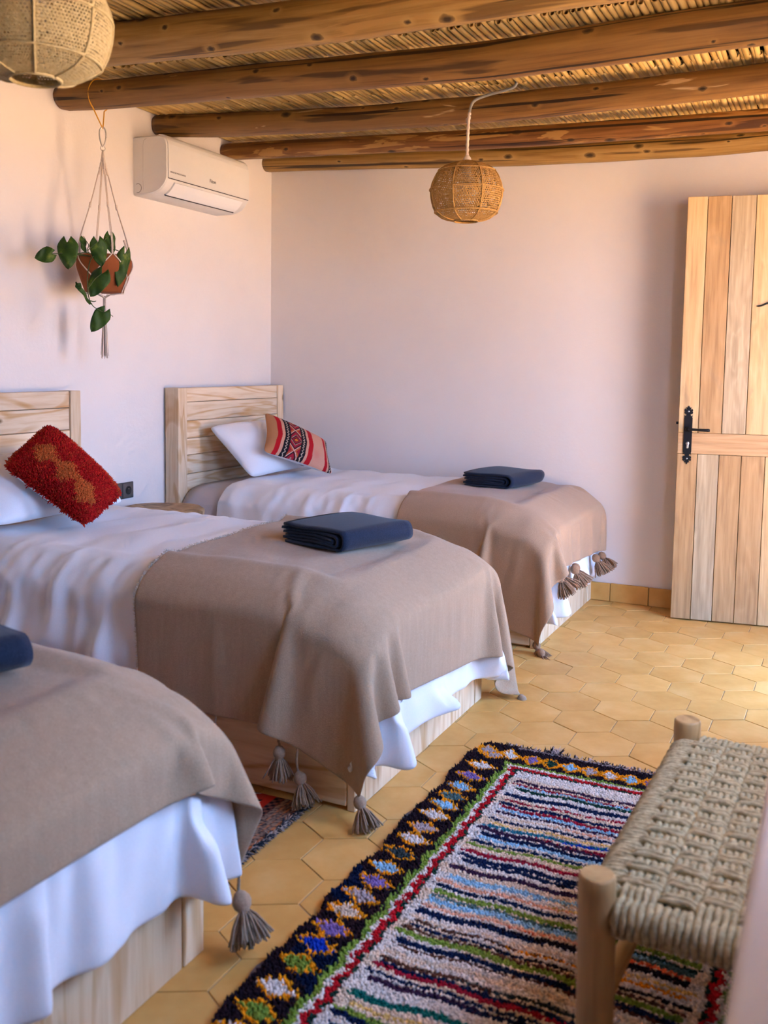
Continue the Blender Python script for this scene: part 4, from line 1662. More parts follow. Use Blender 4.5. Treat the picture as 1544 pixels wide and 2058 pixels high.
# ------------------------------------------------------------------ woven pendant lamps
net_m = Mat('woven_raffia', 0.85, 0.15)
_f = net_m.noise(140, 3, 0.7)
net_m.color(net_m.ramp(_f, [(0.3, (0.33, 0.165, 0.04)), (0.7, (0.50, 0.29, 0.095))]))
net_m.bump(_f, 0.4, 0.003)
net_m = net_m.m
net2_m = Mat('woven_pale_raffia', 0.85, 0.15)
_f = net2_m.noise(140, 3, 0.7)
net2_m.color(net2_m.ramp(_f, [(0.3, (0.44, 0.33, 0.14)), (0.7, (0.60, 0.48, 0.25))]))
net2_m.bump(_f, 0.4, 0.003)
net2_m = net2_m.m
wrap_m = fabric('wrapped_tape', (0.60, 0.48, 0.40), 0.12, 90, 0.4)
conduit_m = plain('grey_conduit', (0.20, 0.19, 0.18), 0.5, 0.4, 0.08, 40)
PROF = [(0.0255, 0.1195), (0.060, 0.112), (0.095, 0.098), (0.120, 0.081), (0.137, 0.058), (0.149, 0.030), (0.155, 0.003), (0.1535, -0.022), (0.149, -0.045), (0.142, -0.068), (0.132, -0.088), (0.108, -0.106), (0.080, -0.116), (0.050, -0.122)]
RINGS = [0, 3, 6, 10, 13]


def lamp_profile(t):
    """t 0..1 from the neck to the bottom opening"""
    d = [0]
    for (a, b), (c, e) in zip(PROF[:-1], PROF[1:]):
        d.append(d[-1] + math.hypot(c - a, e - b))
    s = t * d[-1]
    return np.interp(s, d, [p[0] for p in PROF]), np.interp(s, d, [p[1] for p in PROF]), [q / d[-1] for q in d]


def lamp(center, tilt, label, nm, seed, hf=0.60, nth=96, nt=44):
    c = np.array(center)
    rr = np.random.RandomState(seed)
    root = thing('pendant_lamp', tuple(center), label, 'lamp', 'woven pendant lamps')
    # net: every mesh of the crochet is a small frame around a hole
    T = np.linspace(0, 1, nt + 1)
    R, Z, D = lamp_profile(T)
    th0 = np.arange(nth) * 2 * PI / nth
    def pt(t, a):
        r, z, _ = lamp_profile(np.clip(t, 0, 1))
        g = 1 - 0.014 * np.abs(np.sin(a * 4))          # flattened between eight ribs
        return np.stack([r * g * np.cos(a), r * g * np.sin(a), z], -1)
    ii, jj = np.meshgrid(np.arange(nt), np.arange(nth), indexing='ij')
    sh = (ii % 2) * 0.5
    hole = np.clip(hf + 0.10 * np.sin(ii * 0.33 + seed) + 0.10 * rr.normal(size=ii.shape), 0.25, 0.84)
    edge = np.minimum(np.abs(((jj + sh) / nth * 8) % 1.0), np.abs(1 - ((jj + sh) / nth * 8) % 1.0)) < 0.05
    hole[edge] *= 0.5
    quad, Vs = [], []
    for du, dv, k in ((0, 0, 0), (1, 0, 0), (1, 1, 0), (0, 1, 0), (0, 0, 1), (1, 0, 1), (1, 1, 1), (0, 1, 1)):
        t = (ii + 0.5 + (du - 0.5) * (hole if k else 1.0)) / nt
        a = (jj + sh + 0.5 + (dv - 0.5) * (hole if k else 1.0)) * 2 * PI / nth
        Vs.append(pt(t, a))
    Vn = np.stack(Vs, 2).reshape(-1, 3)
    I = (np.arange(nt * nth) * 8)[:, None]
    Fs = np.concatenate([np.concatenate([I + a, I + b, I + b + 4, I + a + 4], 1) for a, b in ((0, 1), (1, 2), (2, 3), (3, 0))])
    o = mk('shade', Vn + c, Fs, nm, root, False)
    sd = o.modifiers.new('Solidify', 'SOLIDIFY')
    sd.thickness = 0.0016
    # frame rings and ribs
    for k in RINGS:
        r, z = PROF[k]
        a = np.linspace(0, 2 * PI, 65)
        g = 1 - 0.014 * np.abs(np.sin(a * 4))
        P = np.stack([(r * g + 0.001) * np.cos(a), (r * g + 0.001) * np.sin(a), np.full(65, z)], 1) + c
        V, F = tube_vf(P, 0.0030 if k not in (0, 13) else 0.0042, 6)
        mk('frame_ring', V, F, nm, root)
    for k in range(8):
        a = k * PI / 4
        r, z, _ = lamp_profile(np.linspace(0, 1, 40))
        P = np.stack([(r + 0.001) * math.cos(a), (r + 0.001) * math.sin(a), z], 1) + c
        V, F = tube_vf(P, 0.0026, 5)
        mk('frame_rib', V, F, nm, root)
    # bulb and holder inside
    V, F = lathe_vf([(0.0, -0.022), (0.012, -0.020), (0.024, -0.008), (0.029, 0.008), (0.026, 0.024), (0.016, 0.042), (0.0125, 0.055)], 20, tuple(c + np.array([0, 0, 0.006])))
    glass = Mat('bulb_glass', 0.08, 0.5)
    glass.color((0.95, 0.93, 0.90))
    glass.b.inputs['Transmission Weight'].default_value = 0.85
    mk('bulb', V, F, glass.m, root)
    V, F = lathe_vf([(0.0, 0.055), (0.0165, 0.055), (0.0185, 0.075), (0.0175, 0.108), (0.006, 0.118), (0.0, 0.118)], 18, tuple(c + np.array([0, 0, 0.006])))
    mk('bulb_holder', V, F, plain('holder', (0.55, 0.47, 0.38), 0.5), root)
    return root


LC = (1.682, -1.14, 1.9435)
lm = lamp(LC, 0, 'woven brown globe lamp hanging from a taped cord before the back wall', net_m, 3)
V, F = lathe_vf([(0.0, 0.112), (0.0185, 0.113), (0.019, 0.124), (0.014, 0.138), (0.0075, 0.146)], 16, LC)
mk('neck_cap', V, F, plain('plaster_cap', (0.66, 0.56, 0.48), 0.8), lm)
P = bez([(1.682, -1.14, 2.085), (1.681, -1.139, 2.13), (1.683, -1.141, 2.18), (1.684, -1.140, 2.225), (1.686, -1.135, 2.262)], 30)
V, F = tube_vf(P, 0.0068 + 0.0012 * np.sin(np.arange(len(P)) * 1.9), 8)
mk('taped_cord', V, F, wrap_m, lm)
P = bez([(1.686, -1.136, 2.235), (1.688, -1.134, 2.278), (1.705, -1.128, 2.312), (1.76, -1.122, 2.330), (1.83, -1.118, 2.342), (1.872, -1.118, 2.352), (1.884, -1.120, 2.378)], 36)
V, F = tube_vf(P, 0.0062, 8)
mk('conduit', V, F, conduit_m, lm)
box('cord_clip', 1.668, 1.681, -1.132, -1.112, 2.222, 2.244, wrap_m, lm, 0.002, 1)

LC2 = (1.606, -3.430, 1.918)
lm2 = lamp(LC2, 0, 'pale woven globe lamp hanging over the bed beside the woven bench', net2_m, 5, 0.52, 128, 58)
P = bez([(1.606, -3.430, 2.01), (1.605, -3.430, 2.12), (1.607, -3.429, 2.28), (1.606, -3.430, 2.385)], 24)
V, F = tube_vf(P, 0.0065, 8)
mk('taped_cord', V, F, wrap_m, lm2)

# ------------------------------------------------------------------ hanging planter
AX = np.array([0.205, -1.672])
pl = thing('hanging_planter', (AX[0], AX[1], 1.515), 'terracotta pot with trailing vine hung in white macrame', 'planter')
terra_m = Mat('terracotta', 0.85, 0.15)
_f = terra_m.noise(8, 4)
terra_m.color(terra_m.ramp(_f, [(0.3, (0.20, 0.055, 0.018)), (0.7, (0.29, 0.090, 0.030))]))
terra_m = terra_m.m
cord_m = fabric('macrame_cotton', (0.70, 0.58, 0.48), 0.10, 300, 0.4)
soil_m = plain('potting_soil', (0.03, 0.02, 0.012), 0.95, 0.1, 0.3, 80)
PZ0, PZ1 = 1.513, 1.672
pp = [(0.0, PZ0), (0.078, PZ0), (0.083, PZ0 + 0.004), (0.098, PZ0 + 0.045), (0.1115, PZ0 + 0.09), (0.1175, PZ0 + 0.115), (0.1165, PZ0 + 0.138), (0.112, PZ0 + 0.154), (0.110, PZ1), (0.102, PZ1), (0.104, PZ1 - 0.03), (0.0, PZ1 - 0.03)]
V, F = lathe_vf(pp, 44, (AX[0], AX[1], 0))
mk('pot', V, F, terra_m, pl)
V, F = lathe_vf([(0.0, PZ1 - 0.022), (0.1035, PZ1 - 0.024)], 30, (AX[0], AX[1], 0))
mk('soil', V, F, soil_m, pl)


def potr(z):
    return float(np.interp(z, [p[1] for p in pp[2:9]], [p[0] for p in pp[2:9]]))


RZ = 2.118
A4 = [math.radians(a) for a in (-30, 62, 150, 240)]
for k, a in enumerate(A4):
    e = (AX[0] + 0.108 * math.cos(a), AX[1] + 0.108 * math.sin(a), PZ1 + 0.004)
    for s in (-1, 1):
        off = np.array([-math.sin(a), math.cos(a)]) * 0.0022 * s
        P = bez([(AX[0] + off[0], AX[1] + off[1], RZ - 0.035), (AX[0] + 0.022 * math.cos(a) + off[0], AX[1] + 0.022 * math.sin(a) + off[1], RZ - 0.10),
                 (AX[0] + 0.058 * math.cos(a) + off[0], AX[1] + 0.058 * math.sin(a) + off[1], 1.885), (e[0] + off[0] * 1.2, e[1] + off[1] * 1.2, e[2] + 0.05), e], 28)
        V, F = tube_vf(P, 0.0022, 6)
        mk('hanging_cord', V, F, cord_m, pl)
    # braided bundle below the ring and over the rim, and a knot half-way
    for P, r in ((bez([(AX[0] + 0.004 * math.cos(a), AX[1] + 0.004 * math.sin(a), RZ - 0.03), (AX[0] + 0.016 * math.cos(a), AX[1] + 0.016 * math.sin(a), RZ - 0.085), (AX[0] + 0.02 * math.cos(a), AX[1] + 0.02 * math.sin(a), RZ - 0.10)], 16), 0.0046),
                 (bez([(AX[0] + 0.090 * math.cos(a), AX[1] + 0.090 * math.sin(a), PZ1 + 0.075), (AX[0] + 0.104 * math.cos(a), AX[1] + 0.104 * math.sin(a), PZ1 + 0.035), e], 16), 0.0048),
                 (bez([(AX[0] + 0.056 * math.cos(a), AX[1] + 0.056 * math.sin(a), 1.896), (AX[0] + 0.058 * math.cos(a), AX[1] + 0.058 * math.sin(a), 1.885), (AX[0] + 0.060 * math.cos(a), AX[1] + 0.060 * math.sin(a), 1.874)], 8), 0.0052)):
        V, F = tube_vf(P, r * (1 + 0.22 * np.sin(np.arange(len(P)) * 2.4)), 7)
        mk('knot', V, F, cord_m, pl)
    # net over the pot: from each rim point to the two lower knots between, then under the pot
    for s in (-1, 1):
        a2 = a + s * PI / 4
        P = []
        for q in np.linspace(0, 1, 10):
            aa = a + (a2 - a) * q
            z = PZ1 + 0.004 - (PZ1 + 0.004 - 1.575) * q
            r = potr(min(z, PZ1)) + 0.0035
            P.append((AX[0] + r * math.cos(aa), AX[1] + r * math.sin(aa), z))
        for q in np.linspace(0.15, 1, 8):
            aa = a2 - s * 0.10 * q
            z = 1.575 - (1.575 - PZ0 + 0.004) * q
            r = potr(max(z, PZ0 + 0.004)) + 0.0035
            P.append((AX[0] + r * math.cos(aa), AX[1] + r * math.sin(aa), z))
        P.append((AX[0] + 0.03 * math.cos(a2), AX[1] + 0.03 * math.sin(a2), PZ0 - 0.008))
        P.append((AX[0] + 0.004 * math.cos(a2), AX[1] + 0.004 * math.sin(a2), PZ0 - 0.022))
        V, F = tube_vf(P, 0.0026, 6)
        mk('net_cord', V, F, cord_m, pl)
# bottom tassel
stn = []
rr = random.Random(4)
for i in range(34):
    a, q = rr.uniform(0, 2 * PI), math.sqrt(rr.random())
    L = rr.uniform(0.255, 0.275)
    P = [(AX[0] + (0.006 + 0.013 * t ** 1.5) * q * math.cos(a + t * 0.3), AX[1] + (0.006 + 0.013 * t ** 1.5) * q * math.sin(a + t * 0.3), PZ0 - 0.014 - L * t) for t in (0, .2, .4, .6, .8, 1)]
    stn.append(tube_vf(P, 0.0016, 4))
V, F = merge(stn)
mk('tail_fringe', V, F, cord_m, pl)
# ring, carabiner, yellow rope round the beam
V, F = tube_vf([(AX[0], AX[1], RZ + 0.005), (AX[0], AX[1], RZ - 0.02), (AX[0], AX[1], RZ - 0.045)], [0.004, 0.0075, 0.009], 8)
mk('knot', V, F, cord_m, pl)
V, F = tube_vf([(AX[0] + 0.010 * math.cos(a) * 0.6, AX[1] + 0.010 * math.cos(a) * 0.8, RZ + 0.012 + 0.010 * math.sin(a)) for a in np.linspace(0, 2 * PI, 20)], 0.0022, 6)
mk('ring', V, F, steel_m, pl)
car = []
for t in np.linspace(0, 2 * PI, 40):
    w = 0.0135 + 0.004 * math.sin(t)
    x = w * math.cos(t)
    car.append((AX[0] + 0.67 * x, AX[1] + 0.74 * x, 2.178 + 0.040 * math.sin(t)))
V, F = tube_vf(car, 0.0034, 8)
mk('carabiner', V, F, steel_m, pl)
yel_m = fabric('yellow_rope', (0.62, 0.30, 0.03), 0.1, 300, 0.3)
zc = 2.346
P = [(AX[0], AX[1], 2.214)]
for q in np.linspace(-PI / 2 - 0.55, -PI / 2 - 2 * PI + 0.55, 30):
    P.append((AX[0] + 0.006 * math.sin(q), -1.69 + 0.0665 * math.cos(q), zc + 0.0665 * math.sin(q)))
P.append((AX[0], AX[1] + 0.002, 2.214))
V, F = tube_vf(P, 0.0028, 7)
mk('yellow_rope', V, F, yel_m, pl)

# vine
leaf_m = Mat('vine_leaf', 0.55, 0.22)
_f = leaf_m.noise(22, 4, 0.6)
leaf_m.color(leaf_m.ramp(_f, [(0.35, (0.016, 0.046, 0.006)), (0.58, (0.034, 0.080, 0.008)), (0.74, (0.17, 0.20, 0.025))]))
leaf_m.b.inputs['Transmission Weight'].default_value = 0.0
leaf_m = leaf_m.m
stem_m = plain('vine_stem', (0.045, 0.065, 0.015), 0.6, 0.3, 0.3, 60)
TOC = np.array([0.67, -0.74, 0.0])


def leaf(bx, tx, wpx, X, tilt, fold, seed):
    """leaf from base pixel to tip pixel, in the plane facing the room at depth X"""
    b = at_x(bx[0], bx[1], X)
    r = ray(*tx)
    nrm = TOC
    t = CAM + r * ((b - CAM) @ nrm) / (r @ nrm)
    ax = t - b
    L = np.linalg.norm(ax)
    ax /= L
    side = np.cross(ax, TOC)
    side /= np.linalg.norm(side)
    up = np.cross(side, ax)
    side2 = side * math.cos(tilt) + up * math.sin(tilt)
    up2 = np.cross(side2, ax)
    w = wpx * 0.0022 / 2
    nu_, nv_ = 14, 8
    V = []
    for i in range(nu_ + 1):
        q = i / nu_
        hw = w * min(1.0, 2.2 * math.sqrt(q + 0.02)) * (1 - q ** 2.2) ** 0.75 * 1.12
        for j in range(nv_ + 1):
            s = 2 * j / nv_ - 1
            back = -0.13 * L * (1 - q) ** 5 * (abs(s) * 1.3 - 0.1) * 1.6
            p = b + ax * (q * L + back) + side2 * (hw * s) + up2 * (-fold * hw * abs(s) ** 1.3 - 0.10 * L * (q - 0.4) ** 2 + 0.004 * math.sin(q * 9 + s * 3 + seed))
            V.append(p)
    F = [(i * (nv_ + 1) + j, i * (nv_ + 1) + j + 1, (i + 1) * (nv_ + 1) + j + 1, (i + 1) * (nv_ + 1) + j) for i in range(nu_) for j in range(nv_)]
    o = mk('leaf', V, F, leaf_m, pl)
    sd = o.modifiers.new('Solidify', 'SOLIDIFY')
    sd.thickness = 0.0012
    return b


LV = [((104, 510), (70, 519), 27, 0.25, 0.2, 0.15), ((135, 487), (137, 541), 36, 0.27, -0.2, 0.2), ((169.7, 480), (173, 508), 17, 0.26, 0.9, 0.5),
      ((197, 486), (204.5, 536), 31, 0.31, 0.2, 0.25), ((222, 473), (227, 511), 24, 0.29, 0.5, 0.4), ((252, 511), (238, 577), 29, 0.335, 0.4, 0.35),
      ((205, 549), (181, 596), 36, 0.33, -0.3, 0.2), ((160, 574), (183, 611), 11, 0.31, 0.9, 0.4), ((210, 627), (184, 667), 30, 0.32, 0.1, 0.15), ((156, 572), (163, 580), 12, 0.31, 0.2, 0.2)]
for i, (b, t, w, X, ti, fo) in enumerate(LV):
    leaf(b, t, w, X, ti, fo, i)
PT = lambda l: [at_x(x, y, X) for x, y, X in l]
ctr = np.array([AX[0], AX[1], PZ1 - 0.01])
for pts in ([(150, 511, 0.25), (128, 509, 0.25), (104, 510, 0.25)], [(158, 510, 0.26), (150, 500, 0.27), (135, 487, 0.27)], [(178, 507, 0.27), (178, 492, 0.27), (170, 480, 0.26)],
            [(178, 508, 0.29), (183, 497, 0.30), (197, 486, 0.31)], [(205, 500, 0.27), (212, 480, 0.28), (222, 473, 0.29)], [(210, 498, 0.26), (235, 503, 0.31), (252, 511, 0.335)],
            [(186, 516, 0.30), (177, 545, 0.325), (176, 580, 0.325), (180, 602, 0.32), (188, 616, 0.32), (205, 626, 0.32), (217, 629, 0.32), (227, 636, 0.32)],
            [(176, 580, 0.325), (190, 562, 0.33), (205, 549, 0.33)], [(185, 611, 0.32), (172, 600, 0.315), (160, 574, 0.31)], [(180, 604, 0.32), (188, 606, 0.32), (193, 605, 0.32)],
            [(176, 508, 0.27), (160, 509, 0.27), (148, 512, 0.26)]):
    P = bez([ctr] + PT(pts), 24) if pts[0][1] < 517 and pts[0][1] > 495 else bez(PT(pts), 30)
    V, F = tube_vf(P, np.linspace(0.0024, 0.0014, len(P)), 6)
    mk('vine', V, F, stem_m, pl)

# ------------------------------------------------------------------ big shaggy rug
RX0, RX1, RY0, RY1 = 2.145, 3.135, -4.35, -2.105
rug = thing('shaggy_rug', (2.64, -3.2, 0.0), 'long shaggy rug of bright stripes with a dark diamond border', 'rug')
lin = lambda r, g, b: np.array([((c / 255) / 12.92 if c / 255 <= 0.04045 else ((c / 255 + 0.055) / 1.055) ** 2.4) for c in (r, g, b)])
COLR = dict(dark=lin(38, 22, 30), navy=lin(18, 34, 72), white=lin(232, 220, 212), cream=lin(234, 208, 184), green=lin(132, 156, 62), red=lin(196, 24, 38), dgreen=lin(28, 62, 52),
            orange=lin(244, 152, 20), lav=lin(140, 112, 176), lblue=lin(148, 196, 224), teal=lin(44, 120, 140), grey=lin(188, 170, 172), blue=lin(20, 62, 184), crim=lin(160, 26, 52),
            purple=lin(62, 36, 66), brown=lin(98, 58, 46), peach=lin(240, 176, 146), tgrey=lin(84, 112, 112), pteal=lin(22, 110, 100), yellow=lin(236, 196, 118), coral=lin(240, 120, 84), dteal=lin(52, 66, 70))
# stripes of the field: (y centre, half width, colour at the left, colour at the right)
ST = [(-2.334, .010, 'purple', 'purple'), (-2.360, .006, 'crim', 'crim'), (-2.372, .005, 'lblue', 'lblue'), (-2.390, .011, 'dgreen', 'pteal'), (-2.428, .014, 'navy', 'navy'), (-2.458, .006, 'crim', 'crim'),
      (-2.486, .010, 'navy', 'navy'), (-2.510, .009, 'crim', 'crim'), (-2.528, .008, 'lblue', 'lblue'), (-2.546, .007, 'purple', 'navy'), (-2.566, .008, 'cream', 'peach'), (-2.586, .007, 'navy', 'navy'), (-2.602, .005, 'yellow', 'peach'),
      (-2.620, .010, 'teal', 'blue'), (-2.648, .013, 'purple', 'crim'), (-2.680, .012, 'navy', 'navy'), (-2.700, .009, 'lblue', 'lblue'), (-2.722, .008, 'navy', 'navy'), (-2.738, .008, 'green', 'green'), (-2.768, .011, 'crim', 'crim'),
      (-2.800, .012, 'navy', 'navy'), (-2.826, .010, 'navy', 'dark'), (-2.868, .012, 'purple', 'purple'), (-2.905, .014, 'lblue', 'white'), (-2.930, .008, 'peach', 'yellow'), (-2.952, .008, 'navy', 'navy'), (-2.984, .011, 'green', 'green'),
      (-3.006, .007, 'tgrey', 'dgreen'), (-3.024, .012, 'lblue', 'tgrey'), (-3.045, .007, 'peach', 'coral'), (-3.066, .014, 'navy', 'dark'), (-3.092, .006, 'cream', 'yellow'), (-3.108, .006, 'brown', 'orange'), (-3.130, .006, 'navy', 'dark'), (-3.147, .006, 'brown', 'brown'),
      (-3.166, .011, 'green', 'green'), (-3.193, .011, 'navy', 'navy'), (-3.207, .005, 'brown', 'brown'), (-3.230, .010, 'cream', 'cream'), (-3.256, .008, 'brown', 'dteal'), (-3.273, .008, 'navy', 'navy'), (-3.287, .009, 'crim', 'crim'),
      (-3.314, .006, 'navy', 'navy'), (-3.335, .010, 'purple', 'navy'), (-3.380, .013, 'pteal', 'dgreen'), (-3.408, .006, 'yellow', 'cream'), (-3.437, .010, 'green', 'green'), (-3.455, .010, 'navy', 'navy')]
_y = -3.49
_pal = ['crim', 'navy', 'lblue', 'purple', 'green', 'navy', 'brown', 'coral', 'teal', 'navy']
while _y > RY0 + 0.3:
    ST.append((_y, RNG.uniform(.006, .012), RNG.choice(_pal), RNG.choice(_pal)))
    _y -= RNG.uniform(0.024, 0.036)
MOT = [(-2.197, 'grey'), (-2.292, 'white'), (-2.376, 'lav'), (-2.457, 'lblue'), (-2.525, 'tgrey'), (-2.583, 'lblue'), (-2.650, 'white'), (-2.727, 'grey'), (-2.795, 'white'), (-2.872, 'dteal'), (-2.950, 'lblue'), (-3.020, 'lav'), (-3.088, 'grey'),
       (-3.156, 'cream'), (-3.228, 'lav'), (-3.292, 'blue'), (-3.362, 'green'), (-3.447, 'white'), (-3.520, 'green')]
_y = -3.59
while _y > RY0:
    MOT.append((_y, RNG.choice(['lav', 'white', 'lblue', 'grey', 'green'])))
    _y -= 0.072
MOTX = [(2.19, 'grey'), (2.265, 'white'), (2.335, 'lav'), (2.395, 'dgreen'), (2.455, 'lblue'), (2.515, 'grey'), (2.575, 'white'), (2.635, 'lblue'), (2.695, 'lav'), (2.755, 'grey'), (2.815, 'white'), (2.875, 'lblue'), (2.935, 'lav'), (2.995, 'grey'), (3.07, 'white')]


def rug_colour(x, y):
    n = len(x)
    x = x + 0.0035 * np.sin(y * 61) + NP.normal(0, 0.0018, n)
    yy = y + 0.004 * np.sin(x * 37) + 0.003 * np.sin(x * 11 + 1) + NP.normal(0, 0.0010, n)
    a = np.minimum(x - RX0, RX1 - x)                   # distance from the long edges
    b = RY1 - y                                        # distance from the far end
    c = np.tile(COLR['dark'], (n, 1))
    nav = (np.sin(y * 23 + x * 7) + np.sin(y * 9 + x * 31)) > 0.7
    c[nav & (y < -2.9)] = COLR['navy'] * 0.55
    # diamond chain in the side borders, stepped outlines in orange
    q = lambda t, s: np.round(t / s) * s
    cxm = 0.066
    for my, mc in MOT:
        du, dv = np.abs(q(a - cxm, 0.008)) / 0.052, np.abs(q(yy - my, 0.007)) / 0.0325
        d = du + dv
        m1 = (d < 1.06) & (b > 0.05)
        c[m1] = COLR['orange']
        m2 = (d < 0.80) & (b > 0.05)
        c[m2] = COLR[mc]
    for mx, mc in MOTX:
        du, dv = np.abs(q(x - mx, 0.007)) / 0.036, np.abs(q(b - 0.066, 0.006)) / 0.036
        d = du + dv
        c[(d < 1.15) & (b < 0.112)] = COLR['orange']
        c[(d < 0.72) & (b < 0.112)] = COLR[mc]
    # guard stripes, the same distance from the side as from the end
    g = np.minimum(a, b + 0.012)
    zz = 0.004 * np.sign(np.sin(y * 150))
    c[g > 0.126] = COLR['green']
    c[g > 0.139] = COLR['white']
    c[g > 0.150 + np.where(a < b, zz, 0)] = COLR['red']
    c[g > 0.166 + np.where(a < b, zz, 0)] = COLR['dgreen'] * 0.9
    fld = g > 0.173
    c[fld] = COLR['white']
    t = np.clip((x - RX0 - 0.2) / 0.6 + 0.25 * np.sin(y * 90), 0, 1)
    mixn = NP.rand(n)
    start = a > (0.185 + 0.02 * np.abs(np.sin(np.round(y / 0.03) * 5)))
    for sy, hw, ca, cb in ST:
        m = fld & start & (np.abs(yy - sy + 0.006 * np.sin(x * 5 + sy * 40)) < hw * 0.80)
        pick = (t + 0.25 * (mixn - 0.5)) > 0.55
        c[m & ~pick] = COLR[ca]
        c[m & pick] = COLR[cb]
    cream = fld & (np.sin(y * 47 + x * 2) > 0.35) & (np.abs(c - COLR['white']).sum(1) < 1e-6)
    c[cream] = COLR['cream']
    return c


STEP = 0.0052
gx, gy = np.meshgrid(np.arange(RX0, RX1, STEP), np.arange(RY0, RY1, STEP), indexing='ij')
px_ = gx.ravel() + NP.uniform(-.002, .002, gx.size)
py_ = gy.ravel() + NP.uniform(-.002, .002, gx.size)
# uneven outline
wob = 0.010 * np.sin(py_ * 17) + 0.006 * np.sin(py_ * 43)
corner = np.hypot(np.maximum(0, RX0 + 0.07 - px_), np.maximum(0, py_ - (RY1 - 0.07)))
ok = (px_ > RX0 + wob) & (px_ < RX1 + wob) & (corner < 0.07 + 0.004 * np.sin(py_ * 50))
px_, py_ = px_[ok], py_[ok]
P = np.stack([px_, py_, np.full(len(px_), 0.006)], 1)
N = np.tile(np.array([0.0, 0.0, 1.0]), (len(px_), 1))
edge = np.minimum(np.minimum(px_ - RX0, RX1 - px_), RY1 - py_)
L = np.where(np.minimum(px_ - RX0, RX1 - px_) < 0.13, 0.016, 0.0085)
V, F, cc = tufts(P, N, L, rug_colour(px_, py_), 0.0034, 0.17, NP, np.array([-0.03, -0.05, 0]))
V[:, 2] = np.maximum(V[:, 2], 0.002)
o = mk('pile', V, F, yarn_pile_m, rug, False, cc)
o['kind'] = 'stuff'
# dyed ground between the tufts
nxg, nyg = 230, 520
GX, GY = np.meshgrid(np.linspace(RX0 + 0.012, RX1 - 0.012, nxg + 1), np.linspace(RY0 + 0.01, RY1 - 0.03, nyg + 1), indexing='ij')
keep_c = np.hypot(np.maximum(0, RX0 + 0.07 - GX), np.maximum(0, GY - (RY1 - 0.07))) < 0.06
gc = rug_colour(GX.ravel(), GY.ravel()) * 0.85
I = np.arange(GX.size).reshape(GX.shape)
FQ = np.stack([I[:-1, :-1], I[1:, :-1], I[1:, 1:], I[:-1, 1:]], -1).reshape(-1, 4)
FQ = FQ[keep_c[:-1, :-1].ravel() & keep_c[:-1, 1:].ravel()]
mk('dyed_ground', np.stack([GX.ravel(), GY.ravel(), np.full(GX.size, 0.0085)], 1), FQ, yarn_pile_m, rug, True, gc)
# woven ground of the rug, following the same outline
ny = 120
V, F = [], []
for i in range(ny + 1):
    y = RY0 + (RY1 - RY0) * i / ny
    w = 0.010 * math.sin(y * 17) + 0.006 * math.sin(y * 43)
    cut = 0.0
    if y > RY1 - 0.07:
        cut = 0.07 - math.sqrt(max(0, 0.07 ** 2 - (y - RY1 + 0.07) ** 2))
    for x in (RX0 + w + cut, RX0 + w + cut + 0.02, RX1 + w - 0.02, RX1 + w):
        V += [(x, y, 0.0012), (x, y, 0.007)]
for i in range(ny):
    a, b = 8 * i, 8 * (i + 1)
    for j in range(3):
        F += [(a + 2 * j + 1, a + 2 * j + 3, b + 2 * j + 3, b + 2 * j + 1), (a + 2 * j, b + 2 * j, b + 2 * j + 2, a + 2 * j + 2)]
    F += [(a, a + 1, b + 1, b), (a + 6, b + 6, b + 7, a + 7)]
F += [(0, 2, 3, 1), (2, 4, 5, 3), (4, 6, 7, 5)]
e = 8 * ny
F += [(e, e + 1, e + 3, e + 2), (e + 2, e + 3, e + 5, e + 4), (e + 4, e + 5, e + 7, e + 6)]
mk('ground_weave', V, F, fabric('rug_back', (0.10, 0.07, 0.07), 0.2, 200, 0.2), rug, False)
# flat-woven selvedge and little fringe at the far end
xs = np.linspace(RX0 + 0.075, RX1 - 0.01, 240)
V, F, C = [], [], []
for i, x in enumerate(xs):
    for j in range(6):
        y = RY1 - 0.004 + 0.034 * j / 5 + 0.003 * math.sin(x * 30)
        V.append((x, y, 0.005 - 0.0005 * j))
        C.append(COLR['dark'] * 0.8 if (RNG.random() < 0.45) else COLR['grey'] * 0.75)
for i in range(len(xs) - 1):
    for j in range(5):
        F.append((i * 6 + j, i * 6 + 6 + j, i * 6 + 7 + j, i * 6 + j + 1))
mk('selvedge', V, F, painted('selvedge_weave', 0.95, 300, 0.4), rug, False, np.array(C))
K = 520
fx = NP.uniform(RX0 + 0.08, RX1 - 0.01, K)
clump = NP.rand(K) < 0.12
fx[clump] = 2.378 + NP.normal(0, 0.010, clump.sum())
P = np.stack([fx, np.full(K, RY1 + 0.028), np.full(K, 0.004)], 1)
V, F, cc = tufts(P, np.tile(np.array([0, 1.0, 0.25]), (K, 1)), np.where(clump, 0.03, 0.012), np.where(NP.rand(K, 1) < 0.5, COLR['dark'], COLR['grey']), 0.0014, 0.5)
V[:, 2] = np.maximum(V[:, 2], 0.001)
o = mk('end_fringe', V, F, yarn_pile_m, rug, False, cc)
o['kind'] = 'stuff'

# ------------------------------------------------------------------ small kilim between the near beds
kx0, kx1, ky0, ky1 = 0.75, 1.865, -3.36, -2.735
k2 = thing('kilim_runner', (1.3, -3.05, 0.0), 'small red and black woven runner between the two near beds', 'rug')
nx_, ny_ = 260, 150
X, Y = np.meshgrid(np.linspace(kx0, kx1, nx_ + 1), np.linspace(ky0, ky1, ny_ + 1), indexing='ij')
e = kx1 - X
tri = lambda t: np.abs((t % 1.0) - 0.5) * 2
C = np.empty(X.shape + (3,))
C[:] = lin(172, 44, 26)
d = tri(Y / 0.16) + tri(e / 0.20)
C[d < 0.55] = lin(196, 168, 150)
C[(d > 0.55) & (d < 0.72)] = lin(40, 24, 26)
C[(d > 1.3) & (d < 1.45)] = lin(196, 168, 150)
C[(d > 1.45)] = lin(44, 40, 48)
chk = (np.sin(X * 260) * np.sin(Y * 260)) > 0
